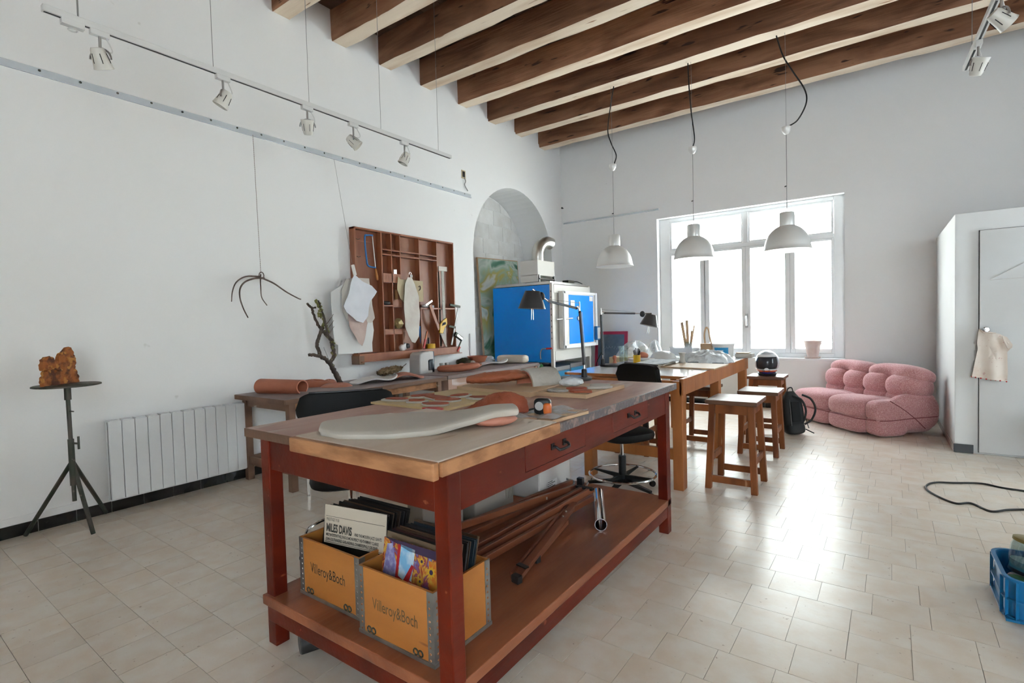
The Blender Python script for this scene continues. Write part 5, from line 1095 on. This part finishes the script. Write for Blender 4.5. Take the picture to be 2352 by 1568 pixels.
# ------------------------------------------------------------------ swivel work chairs
def swivel(label, loc, rz):
    t = T('swivel_chair', label, 'chair', (0,0,0), 'black swivel work chairs')
    def back(u, v):
        a = (u-.5)*1.75; e = (1-abs(2*u-1)**5)**.35 if 0 < u < 1 else 0
        return (.235*math.sin(a)/.767, .19-.09*(1-math.cos(a))*1.0-.04*(v-.5), .80+(v-.5)*.29*(.35+.65*e))
    MB().grid(back, 22, 10, th=.028).build('backrest', 'black_leather', t, smooth=True, ang=1.2, bevel=.006)
    MB().tube([(.25*math.sin((k/20-.5)*1.75)/.767, .19-.09*(1-math.cos((k/20-.5)*1.75))+.016, .945-.0*(k)) for k in range(3,18)], .006, 6).build('back_rim', 'black_plastic', t)
    MB().ball((0,0,.44), (.215,.205,.045), 28, 10, e=.6).build('seat', 'black_leather', t)
    MB().bar((0,.10,.41),(0,.23,.44),.05,.012).bar((0,.232,.44),(0,.215,.78),.05,.012,up=(0,1,0)).build('back_bracket', 'black_plastic', t, smooth=False)
    MB().lathe([(.014,.26),(.014,.41)], (0,0,0), 14).build('gas_piston', 'chrome', t); MB().lathe([(.026,.06),(.028,.07),(.028,.27),(.022,.275),(0,.275)], (0,0,0), 18).build('column_sleeve', 'black_plastic', t)
    MB().tube([(.245*math.cos(2*PI*k/40),.245*math.sin(2*PI*k/40),.135) for k in range(40)], .009, 8, closed=True).build('foot_ring', 'chrome', t)
    for k in range(4): a = k*PI/2+.4; MB().bar((.02*math.cos(a),.02*math.sin(a),.115),(.24*math.cos(a),.24*math.sin(a),.132),.022,.03,w2=.012,h2=.012).build('ring_spoke', 'black_plastic', t, smooth=False)
    for k in range(5):
        a = 2*PI*k/5+.2; l_ = MB().bar((.02*math.cos(a),.02*math.sin(a),.085),(.26*math.cos(a),.26*math.sin(a),.055),.04,.03,w2=.024,h2=.02).build('base_leg', 'black_plastic', t, smooth=False, bevel=.003)
        MB().lathe([(.0,-.012),(.022,-.012),(.024,-.006),(.024,.006),(.022,.012),(0,.012)], (.262*math.cos(a),.262*math.sin(a),.0245), 16, (-math.sin(a),math.cos(a),0)).build('caster', 'black_plastic', l_)
    t.location = loc; t.rotation_euler = (0,0,rz); return t
swivel('black swivel chair between the bench and the red work table', (-2.47,1.83,0), -2.21)
swivel('black swivel chair with a chrome foot ring between the two tables', (-1.565,3.58,0), -.50)
# chrome-legged stool hidden behind
cs = T('chrome_stool', 'low seat on thin chrome legs standing between chair and bench', 'stool', (-3.3,2.52,0))
for x_, y_ in ((-3.555,2.255),(-3.105,2.36),(-3.50,2.72),(-3.06,2.82)): MB().lathe([(.013,0),(.013,.012),(.011,.014),(.011,.40)], (x_,y_,0), 12).build('leg', 'chrome', cs)
MB().ball((-3.305,2.54,.42), (.26,.27,.03), 28, 8, e=.5).build('seat', 'black_leather', cs)

# ------------------------------------------------------------------ wooden stools
def stool(label, x0, x1, y0, y1, h, rz=0):
    t = T('wooden_stool', label, 'stool', (0,0,0), 'wooden stools round the long desk')
    w, d = (x1-x0), (y1-y0); hw, hd = w/2, d/2; tw, td = hw*.80, hd*.74
    MB().box(-hw*.99,hw*.99,-hd*.92,hd*.92,h-.032,h).build('seat', 'stool_seat', t, smooth=False, bevel=.005)
    L = {}
    for sx_ in (-1,1):
        for sy_ in (-1,1):
            a, b = Vector((sx_*(hw-.022),sy_*(hd-.022),0)), Vector((sx_*(tw-.012),sy_*(td-.01),h-.032)); L[sx_,sy_] = (a,b)
            m = MB(); P = []
            for c in (a,b): P += [(c.x+i*.022,c.y+j*.022,c.z) for i, j in ((-1,-1),(1,-1),(1,1),(-1,1))]
            m.add(P, [(0,3,2,1),(4,5,6,7),(0,1,5,4),(1,2,6,5),(2,3,7,6),(3,0,4,7)]); m.build('leg', 'stool_wood', t, smooth=False, bevel=.003)
    def at(k, z): a, b = L[k]; return a+(b-a)*(z/(h-.032))
    for s_ in (-1,1):
        MB().bar(at((-1,s_),.075),at((1,s_),.075),.022,.05).build('low_rail', 'stool_wood', t, smooth=False, bevel=.003)
        MB().bar(at((s_,-1),.22),at((s_,1),.22),.022,.05).build('side_rail', 'stool_wood', t, smooth=False, bevel=.003)
        MB().bar(at((-1,s_),h-.07),at((1,s_),h-.07),.020,.065).bar(at((s_,-1),h-.07),at((s_,1),h-.07),.020,.065).build('seat_apron', 'stool_wood', t, smooth=False)
    t.location = ((x0+x1)/2,(y0+y1)/2,0); t.rotation_euler = (0,0,rz); return t
stool('tall dark wooden stool nearest the camera at the long desk', -1.07,-.705,3.965,4.385,.668)
stool('dark wooden stool between the nearest stool and the helmet stool', -1.085,-.735,5.13,5.55,.592)
stool('wooden stool carrying the motorcycle helmet', -1.21,-.83,6.18,6.58,.622)
stool('wooden stool tucked under the long desk behind its front leg', -1.66,-1.31,5.22,5.60,.60)
stool('wooden stool behind the chrome foot ring under the long desk', -2.09,-1.75,4.60,4.98,.58)

# ------------------------------------------------------------------ pendant lamps
def pendant(x_, lab, cord):
    y_ = 6.03; zr = 1.957; t = T('pendant_lamp', lab, 'lamp', (x_,y_,zr), 'aluminium pendant lamps over the long desk')
    prof = [(.228,0),(.232,.004),(.224,.014)] + [(.218*math.cos(a), .014+.255*math.sin(a)) for a in [PI/2*k/14 for k in range(1,12)]]
    MB().lathe(prof+[(.073,.268),(.070,.385),(.064,.392),(0,.392)], (x_,y_,zr), 48).build('shade', 'pendant_alu', t)
    MB().lathe([(r_-.004,z_+.001) for r_, z_ in prof], (x_,y_,zr), 48, cap=False).build('shade_lining', 'glaze_white', t)
    MB().lathe([(.02,0),(.03,.05),(.03,.09),(.018,.16)], (x_,y_,zr+.06), 16).build('bulb', 'glaze_white', t)
    MB().tube([(x_,y_,zr+.39),(x_,y_,3.17)], .0035, 6).build('cord', 'wire_steel', t)
    MB().lathe([(.0,-.06),(.022,-.05),(.040,-.02),(.045,.012),(.043,.02),(0,.02)], (x_,y_,3.20), 20).build('ceiling_cup', 'pendant_alu', t)
    MB().tube([(x_,y_,3.2),(x_-.004,y_,4.17)], .0018, 5).build('steel_wire', 'wire_steel', t)
    MB().tube(spline(cord, 8), .007, 8).build('loose_cable', 'black_cable', t)
    MB().tube([(x_+.0,y_,2.62),(x_-.02,y_,2.615)], .006, 6).build('cord_hook', 'black_plastic', t)
pendant(-2.685,'pendant lamp farthest from the camera, above the desk lamp',[(-2.665,6.04,3.23),(-2.64,6.04,3.33),(-2.70,6.04,3.48),(-2.745,6.04,3.65),(-2.71,6.04,3.90),(-2.655,6.04,4.17)])
pendant(-1.71,'middle pendant lamp, in front of the left window casement',[(-1.705,6.04,3.23),(-1.69,6.04,3.33),(-1.72,6.04,3.6),(-1.735,6.04,3.8),(-1.745,6.04,4.0),(-1.75,6.04,4.17)])
pendant(-.765,'pendant lamp nearest the camera with a wide loop of cable',[(-.755,6.04,3.22),(-.66,6.04,3.27),(-.585,6.04,3.42),(-.60,6.04,3.56),(-.70,6.04,3.76),(-.79,6.04,3.95),(-.85,6.04,4.17)])

# ------------------------------------------------------------------ track lights
def zc(y_):
    for b_ in by:
        if b_ <= y_ <= b_+.175: return bz.get(b_, ZB)
    return ZD
def spot(x_, y_, z_, aim, label, grp):
    t = T('track_spot', label, 'spotlight', (x_,y_,z_), grp); a = Vector(aim).normalized(); c = Vector((x_,y_,z_-.155))
    MB().box(x_-.017,x_+.017,y_-.045,y_+.045,z_-.03,z_).build('adapter', 'track_white', t, smooth=False, bevel=.003)
    MB().tube([(x_,y_,z_-.03),(x_,y_,z_-.095)], .0075, 8).build('stem', 'dull_steel', t)
    s = a.cross(Vector((0,0,1))); s = s.normalized() if s.length > .01 else Vector((1,0,0)); u_ = Vector((0,0,1))
    MB().tube([c+s*.056*math.cos(PI*k/12)+u_*.060*math.sin(PI*k/12) for k in range(13)], .0055, 6).build('yoke', 'dull_steel', t)
    MB().lathe([(0,-.06),(.030,-.058),(.036,-.045),(.046,.035),(.050,.05),(.046,.052),(.042,.03),(0,.02)], c, 24, a).build('head', 'spot_beige', t)
    MB().lathe([(.040,.030),(.012,.022),(0,.034)], c, 20, a).build('lamp_face', 'glaze_white', t)
    m = MB(); q_ = a.orthogonal().normalized(); w_ = a.cross(q_)
    for k in range(6): e = q_*math.cos(k*PI/3)+w_*math.sin(k*PI/3); m.bar(c+e*.0385-a*.03, c+e*.045+a*.02, .003, .003)
    m.build('vent_slot', 'dark_gap', t, smooth=False)
    MB().tube(spline([(x_+.006,y_+.03,z_-.03), c+u_*.05+Vector((.02,.05,0)), c-a*.058]), .0035, 6).build('lead', 'track_white', t)
tx, tzz = -3.6, 3.0
tk = T('light_track', 'white ceiling track hung on wires along the left wall', 'track', (tx,2.45,tzz))
MB().box(tx-.017,tx+.017,.853,4.05,tzz,tzz+.034).build('rail', 'track_white', tk, smooth=False, bevel=.002); MB().box(tx-.006,tx+.006,.86,4.04,tzz-.001,tzz).build('slot', 'dark_gap', tk, smooth=False)
for y_ in (1.004,1.717,2.425,3.135,3.87): MB().tube([(tx,y_,tzz+.034),(tx,y_,zc(y_))], .002, 5).build('hanging_wire', 'wire_steel', tk)
MB().tube([(tx+.012,1.004,tzz+.034),(tx+.03,1.0,zc(1.004))], .004, 5).build('feed_cable', 'grey_cable', tk)
MB().box(tx-.018,tx+.018,.93,1.03,tzz-.03,tzz).tube([(tx+.02*math.sin(k*PI/6),.98+.02*math.cos(k*PI/6),tzz-.045) for k in range(12)], .004, 5, closed=True).build('empty_adapter', 'track_white', tk)
G1 = 'spotlights on the left track'
spot(tx,1.10,tzz,(-.3,.35,-.8),'spotlight nearest the camera on the left track',G1); spot(tx,1.775,tzz,(-.35,-.35,-.85),'second spotlight along the left track',G1)
spot(tx,2.405,tzz,(.25,-.2,.9),'middle spotlight on the left track with its back raised',G1); spot(tx,2.835,tzz,(.45,.55,-.65),'fourth spotlight on the left track turned toward the room',G1); spot(tx,3.41,tzz,(-.3,-.3,-.9),'spotlight at the far end of the left track',G1)
t2 = T('light_track', 'white ceiling track at the right edge over the cupboard', 'track', (.545,4.1,3.05))
MB().bar((.60,2.6,3.067),(.529,5.11,3.067),.034,.034).build('rail', 'track_white', t2, smooth=False); MB().bar((.60,2.6,3.049),(.529,5.10,3.049),.012,.002).build('slot', 'dark_gap', t2, smooth=False)
for y_ in (3.2,4.86): MB().tube([(.60-.0283*(y_-2.6),y_,3.084),(.60-.0283*(y_-2.6),y_,zc(y_))], .002, 5).build('hanging_wire', 'wire_steel', t2)
G2 = 'spotlights on the right track'
spot(.543,4.63,3.05,(.25,-.35,.9),'spotlight at the far end of the right track',G2); spot(.562,3.98,3.05,(.6,.3,-.55),'spotlight at the top right corner on the right track',G2)

# ------------------------------------------------------------------ pink tufted sofa (local x along its width, y towards its back)
sf = T('pink_sofa', 'pink boucle tufted low sofa in the corner under the window', 'sofa', (0,0,0))
def pad(nm, x0, x1, y0, y1, z0, z1, e=.55, rot=(0,0,0), e2=.6, pinch=None, ov=.014, crease=False):
    c = Vector(((x0+x1)/2,(y0+y1)/2,(z0+z1)/2)); r = ((x1-x0)/2+ov,(y1-y0)/2+ov,(z1-z0)/2+ov)
    m = MB().ball((0,0,0), r, 56, 34, e=e, e2=e2); R = Euler(rot).to_matrix(); out = []
    for v in m.v:
        p = Vector(v)
        if pinch:       # gathers running into a tuft point on the front face
            px_, pz_, dep_, rad_ = pinch; d = math.hypot(p.x-px_, (p.z-pz_)*1.0)
            if p.y < 0: p.y += dep_*math.exp(-(d/rad_)**2)*(1+.25*math.sin(9*math.atan2(p.z-pz_, p.x-px_)))
            if crease and p.y < .08 and p.z < pz_: p.y += .06*math.exp(-(p.x/.045)**2)*min(1,(pz_-p.z)/.04)
            if crease and p.z > pz_ and p.y < 0: p.y += .010*math.sin(14*math.atan2(p.z-pz_, p.x-px_))*math.exp(-(d/.14)**2)
        out.append(tuple(R @ p + c))
    m.v = out; return m.build(nm, 'pink_boucle', sf, smooth=True, ang=3)
Wd = 1.26
# seat: two modules, each a front roll over a base roll, and a rear pad
for k, (a, b) in enumerate(((0,.62),(.62,1.10),(1.10,1.27))):
    dz = -.01 if k == 2 else 0; f = .0 if k < 2 else .10
    pad('base_roll', a, b, .01+f, .50, .015, .20, e=.42, e2=.5)
    pad('seat_cushion', a, b, .0+f, .46, .165, .375+dz, e=.5, e2=.62)
for a, b in ((0,.62),(.62,1.20)): pad('seat_rear', a+.03, b-.03, .38, .66, .18, .355, e=.5)
for a, b in ((0,.62),(.62,1.25)): pad('back_base', a, b, .46, .90, .02, .30, e=.45, e2=.5)
# backrest: lumbar rolls below, big tufted cushions above
for k, (a, b) in enumerate(((.0,.31),(.31,.62),(.62,.93),(.93,1.25))): pad('lumbar_roll', a, b, .53, .90, .26, .43, e=.5, e2=.6, rot=(-.06,0,0), ov=.02)
for k, (a, b) in enumerate(((.0,.62),(.62,1.25))):
    w_ = (b-a)/2
    pad('back_cushion', a, a+w_, .51, .90, .385, .60, e=.72, e2=.80, rot=(-.08,0,0), ov=.028)
    pad('back_cushion', a+w_, b, .51, .90, .385, .60, e=.72, e2=.80, rot=(-.08,0,0), ov=.028)
    pad('back_top_roll', a, b, .57, .95, .52, .70, e=.62, e2=.85, rot=(-.16,0,0), ov=.022, pinch=(0,-.10,.07,.13))
pad('side_wing', 1.16, 1.275, .30, .92, .06, .42, e=.6, e2=.7)
for P in ([(x_, .004+ (0 if x_ < 1.1 else .10*(x_-1.1)/.17), .178) for x_ in (.02,.2,.4,.6,.8,1.0,1.1,1.2,1.26)], [(1.285,.12,.178),(1.29,.3,.178),(1.292,.5,.19),(1.29,.86,.20)], [(1.285,.25,.38),(1.292,.40,.30),(1.295,.55,.20),(1.292,.70,.08)]):
    MB().tube(spline(P, 4), .004, 6).build('piping', 'pink_piping', sf)
sf.scale = (1,.86,1); sf.rotation_euler = (0,0,-.86); ux, uy = math.cos(-.86), math.sin(-.86)
sf.location = (-.075-ux*1.27, 6.385-uy*1.27, 0)

# ------------------------------------------------------------------ motorcycle helmet
hl = T('motorcycle_helmet', 'white, red and blue motorcycle helmet with a dark visor on a stool', 'helmet', (0,0,0))
def hshell(u, v, r=1.0, lo=-.85):
    ph = lo+(PI/2-lo)*v; t = 2*PI*u; return (.125*r*math.cos(ph)*math.cos(t), .150*r*math.cos(ph)*math.sin(t)*(1.0 if math.sin(t) > 0 else 1.05), .145+.135*r*math.sin(ph))
m = MB().grid(lambda u,v: hshell(u,v), 40, 24); m.build('shell', 'helmet_grey', hl, smooth=True, ang=2)
def band(z0, z1, t0, t1, r, nm, m_, n=24):
    g = lambda u, v: (lambda ph, t: (.125*r*math.cos(ph)*math.cos(t), .150*r*math.cos(ph)*math.sin(t)*(1 if math.sin(t) > 0 else 1.05), .145+.135*r*math.sin(ph)))(z0+(z1-z0)*v, t0+(t1-t0)*u)
    MB().grid(g, n, 8, th=.004).build(nm, m_, hl, smooth=True, ang=2)
band(-.50,.52,PI*1.5-.98,PI*1.5+.98,1.045,'visor','visor'); band(.50,.72,PI*1.5-1.1,PI*1.5+1.1,1.05,'brow','helmet_white'); band(-.68,-.50,PI*1.5-1.25,PI*1.5+1.25,1.06,'white_chin_band','helmet_white'); band(-.80,-.62,PI*1.5-1.3,PI*1.5+1.3,1.075,'red_band','helmet_red'); band(-1.02,-.78,PI*1.5-1.2,PI*1.5+1.2,1.08,'blue_chin','helmet_blue')
MB().prism([(-.04,.066),(.04,.066),(.014,.090),(0,.095),(-.014,.090)], -.168, -.150, 'xz').build('nose_vent', 'helmet_white', hl, smooth=False, bevel=.004)
m = MB()
for x_ in (-.032,-.022,.022,.032): m.obox((x_,-.166,.06),(.004,.006,.028))
m.build('vent_slits', 'black_plastic', hl, smooth=False); MB().lathe([(.09,0),(.10,.015),(.09,.03)], (0,0,.003), 30).build('neck_roll', 'black_plastic', hl)
hl.location = (-1.02,6.37,.623); hl.rotation_euler = (0,0,.12)

# ------------------------------------------------------------------ backpack
bp = T('black_backpack', 'slim black backpack standing on the floor beside the sofa', 'backpack', (0,0,0))
def pk(u, v):
    t = 2*PI*u; z = .02+.44*v; w = (.085+.02*math.sin(PI*v))*(1-.55*max(0,v-.8)/.2); d = (.065+.02*math.sin(PI*min(1,v*1.2)))*(1-.6*max(0,v-.8)/.2)
    s = lambda x: math.copysign(abs(x)**.6, x); return (w*s(math.cos(t)), d*s(math.sin(t)), z)
MB().grid(pk, 30, 20).build('body', 'nylon_black', bp, smooth=True, ang=2)
MB().ball((0,-.01,.065), (.10,.085,.065), 22, 12, e=.6).build('bottom_panel', 'nylon_black', bp); MB().box(-.045,.045,-.10,-.085,.14,.36).build('front_flap', 'black_leather', bp, smooth=False, bevel=.008)
for s_ in (-1,1): MB().tube(spline([(s_*.05+.05,-.05,.42),(s_*.05+.12,-.09,.37),(s_*.05+.16,-.08,.26),(s_*.04+.13,-.06,.15),(s_*.03+.07,-.04,.10)]), .011, 8).build('shoulder_strap', 'nylon_black', bp)
MB().tube(spline([(-.03,0,.445),(-.02,-.005,.49),(.02,-.005,.50),(.035,0,.45)]), .006, 6).build('grab_loop', 'nylon_black', bp); MB().tube([(.11,-.06,.16),(.125,-.07,.06)], .004, 6).tube([(.10,-.05,.05),(.16,-.10,.008)], .006, 6).build('loose_strap', 'nylon_black', bp)
MB().tube([(-.055,-.088,.10),(-.05,-.09,.38)], .0025, 5).build('reflective_piping', 'dull_steel', bp)
bp.location = (-.745,6.29,0); bp.rotation_euler = (-.08,-.06,.55)

# ------------------------------------------------------------------ flower pot on the window sill
fp = T('flower_pot', 'whitened clay flower pot standing on the window sill', 'pot', (-.72,8.0,.704))
MB().lathe([(.075,0),(.10,.006),(.10,.016),(.07,.016)], (-.72,8.0,.7045), 28).build('saucer', 'pot_clay', fp); MB().lathe([(.064,.017),(.095,.185),(.106,.185),(.108,.235),(.10,.235),(.094,.19),(0,.18)], (-.72,8.0,.704), 32).build('pot', 'pot_clay', fp)

# ------------------------------------------------------------------ child's shirt on the cupboard knob
cs_ = T('hanging_shirt', 'small cream patterned shirt hanging on the cupboard knob', 'shirt', (.80,6.06,.7))
cl = cs_
def shirt(poly, y_, m_, nm):
    cx_ = sum(p[0] for p in poly)/len(poly); cz_ = sum(p[1] for p in poly)/len(poly); vs = []; fs = []; K = 6; n = len(poly)
    for k in range(1, K+1):
        for x_, z_ in poly:
            xx, zz = cx_+(x_-cx_)*k/K, cz_+(z_-cz_)*k/K; vs.append((xx, y_+.014*math.sin(42*xx+2)*(1.25-zz)*1.6+.004*math.sin(25*zz), zz))
    vs.append((cx_, y_, cz_)); c = len(vs)-1
    for k in range(K-1):
        for i in range(n): fs.append((k*n+i, k*n+(i+1) % n, (k+1)*n+(i+1) % n, (k+1)*n+i))
    for i in range(n): fs.append((c, i, (i+1) % n))
    N = len(vs); e = (K-1)*n; m = MB(); m.add(vs+[(x,y+.006,z) for x,y,z in vs], fs+[tuple(a+N for a in reversed(f)) for f in fs]+[(e+i, e+i+N, e+(i+1) % n+N, e+(i+1) % n) for i in range(n)])
    return m.build(nm, m_, cs_, smooth=True, ang=1)
shirt(dens([(.722,1.12),(.76,1.105),(.80,1.095),(.86,1.075),(.895,1.05),(.905,1.0),(.925,.95),(.905,.92),(.91,.75),(.905,.665),(.84,.672),(.76,.682),(.675,.70),(.70,.85),(.715,.95),(.71,1.0)]), 6.065, 'child_shirt', 'body')
shirt(dens([(.87,1.06),(.90,1.05),(.935,.985),(.93,.955),(.905,.95),(.885,1.0)]), 6.045, 'child_shirt', 'sleeve')
m = MB()
for k, (x_, z_) in enumerate(((.675,.70),(.70,.694),(.735,.688),(.77,.682),(.80,.678),(.83,.675),(.86,.671),(.90,.665))): m.ball((x_,6.058,z_), .006, 8, 6)
m.build('red_trim', 'red_plastic', cs_); MB().tube(spline([(.722,6.058,1.12),(.75,6.05,1.095),(.79,6.05,1.085),(.83,6.056,1.085)]), .005, 6).build('collar', 'child_shirt', cs_)

# ------------------------------------------------------------------ cable on the floor
cb = MB().tube(spline([(1.05,4.98,.006),(.75,5.0,.006),(.62,5.06,.006),(.45,4.98,.006),(.36,4.94,.006),(.30,4.85,.006),(.282,4.71,.006),(.34,4.55,.006),(.42,4.45,.006),(.50,4.50,.006),(.58,4.38,.006),(.68,4.47,.006),(.80,4.55,.006),(1.05,4.70,.006)], 7), .0065, 8)
tag(cb.build('floor_cable', 'black_cable'), 'loop of black cable lying on the tiles by the cupboard', 'cable')

# ------------------------------------------------------------------ blue crate with jars at the right edge
bc_ = T('blue_crate', 'blue plastic basket of jars at the right edge of the picture', 'crate', (.68,3.03,0))
cw0, cw1, cd0, cd1, chh = .425, .97, 2.845, 3.22, .175
MB().box(cw0,cw1,cd0,cd1,.006,.016).build('bottom', 'blue_plastic', bc_, smooth=False)
def rr_(ins, z0, z1, th):
    rad = .07; P = []
    for cx_, cy_, a0 in ((cw1-rad,cd1-rad,0),(cw0+rad,cd1-rad,PI/2),(cw0+rad,cd0+rad,PI),(cw1-rad,cd0+rad,PI*1.5)): P += [(cx_+(rad-ins)*math.cos(a0+k*PI/12), cy_+(rad-ins)*math.sin(a0+k*PI/12)) for k in range(7)]
    n = len(P); cx_, cy_ = (cw0+cw1)/2, (cd0+cd1)/2; Q = []
    for x_, y_ in P: d = Vector((x_-cx_, y_-cy_)).normalized()*th; Q.append((x_-d.x, y_-d.y))
    vs = [(x_,y_,z) for L_ in (P,Q) for z in (z0,z1) for x_, y_ in L_]; fs = []
    for i in range(n): j = (i+1) % n; fs += [(i,j,n+j,n+i),(2*n+j,2*n+i,3*n+i,3*n+j),(n+i,n+j,3*n+j,3*n+i),(j,i,2*n+i,2*n+j)]
    return vs, fs, P
vs, fs, P = rr_(.008, .012, chh, .003); MB().add(vs, fs).build('wall', 'blue_plastic', bc_, smooth=True)
for z0, z1 in ((.008,.02),(.085,.092),(chh-.006,chh+.004)): vs, fs, P = rr_(-.006, z0, z1, .016); MB().add(vs, fs).build('rim', 'blue_plastic', bc_, smooth=True)
for i in range(0, len(P), 2): x_, y_ = P[i]; d = Vector((x_-.71, y_-3.03)).normalized(); MB().obox((x_-d.x*.003,y_-d.y*.003,.09),(.012,.003,.16),(0,0,math.atan2(d.y,d.x))).build('rib', 'blue_plastic', bc_, smooth=False)
for k in range(3):
    for s_ in (cd0-.002,cd1+.002): MB().box(.56+.1*k-.0015,.56+.1*k+.0015,s_-.005,s_+.005,.012,chh).build('rib', 'blue_plastic', bc_, smooth=False)
gj = T('glass_jar', 'big tilted glass jar of murky liquid in the blue basket', 'jar', (0,0,0))
MB().lathe([(.0,0),(.085,.0),(.10,.012),(.10,.17),(.092,.20),(.088,.20),(.095,.17),(.095,.014),(0,.006)], (0,0,0), 36).build('jar', 'jar_glass', gj); MB().lathe([(0,.008),(.092,.016),(.092,.035),(0,.036)], (0,0,0), 30).build('sediment', 'jar_sediment', gj); MB().lathe([(.092,.036),(.092,.085),(0,.085)], (0,0,0), 30).build('liquid', 'jar_liquid', gj)
MB().lathe([(.094,.198),(.098,.20),(.098,.218),(.09,.222),(0,.222)], (0,0,0), 36).build('lid', 'olive_metal', gj); gj.scale = (.82,.82,.72); gj.location = (.535,3.06,.125); gj.rotation_euler = (-.10,.16,0)
pj = T('pottery_jar', 'pale pink pottery jar in the blue basket', 'jar', (.57,2.93,.017)); MB().lathe([(.05,0),(.075,.03),(.085,.08),(.07,.125),(.055,.14),(.066,.165),(.07,.168),(.06,.168),(.045,.14),(0,.10)], (.57,2.93,.03), 32).build('jar', 'pottery_pink', pj)
MB().lathe([(.05,0),(.05,.013),(0,.013)], (.57,2.93,.017), 20).build('foot', 'pottery_pink', pj)
tag(MB().lathe([(.035,0),(.04,.01),(.04,.115),(.03,.13),(.028,.135),(0,.135)], (.475,2.96,.018), 24).build('green_jar', 'green_glass'), 'small green-rimmed jar between the big jar and the basket wall', 'jar')
tag(MB().lathe([(.05,0),(.06,.02),(.075,.085),(0,.085)], (.54,3.09,.018), 24).build('jar_stand', 'pottery_pink'), 'low pot propping the tilted glass jar', 'pot')
tag(MB().box(.78,.93,2.88,3.15,.018,.16).build('paint_tin', 'dull_steel', smooth=False, bevel=.01), 'metal tin at the back of the blue basket', 'tin') 

# ------------------------------------------------------------------ wicker pouf cut by the right edge
wk = T('fringed_cushion', 'tan fringed cushion on a dark stand at the right edge', 'cushion', (1.2,5.6,0))
MB().ball((1.22,5.55,.36), (.24,.24,.10), 30, 12, e=.8).build('cushion', 'tan_wicker', wk)
m = MB(); rr = random.Random(5)
for k in range(70): a = 2*PI*k/70; m.tube([(1.22+.235*math.cos(a),5.55+.235*math.sin(a),.33),(1.22+.25*math.cos(a),5.55+.25*math.sin(a),.285+rr.uniform(-.01,.01))], .006, 5)
o = m.build('fringe', 'tan_wicker', wk); o['kind'] = 'stuff'
for k in range(4): a = PI/4+k*PI/2; MB().tube([(1.22+.17*math.cos(a),5.55+.17*math.sin(a),.30),(1.22+.13*math.cos(a),5.55+.13*math.sin(a),.005)], .012, 8).build('leg', 'black_plastic', wk)
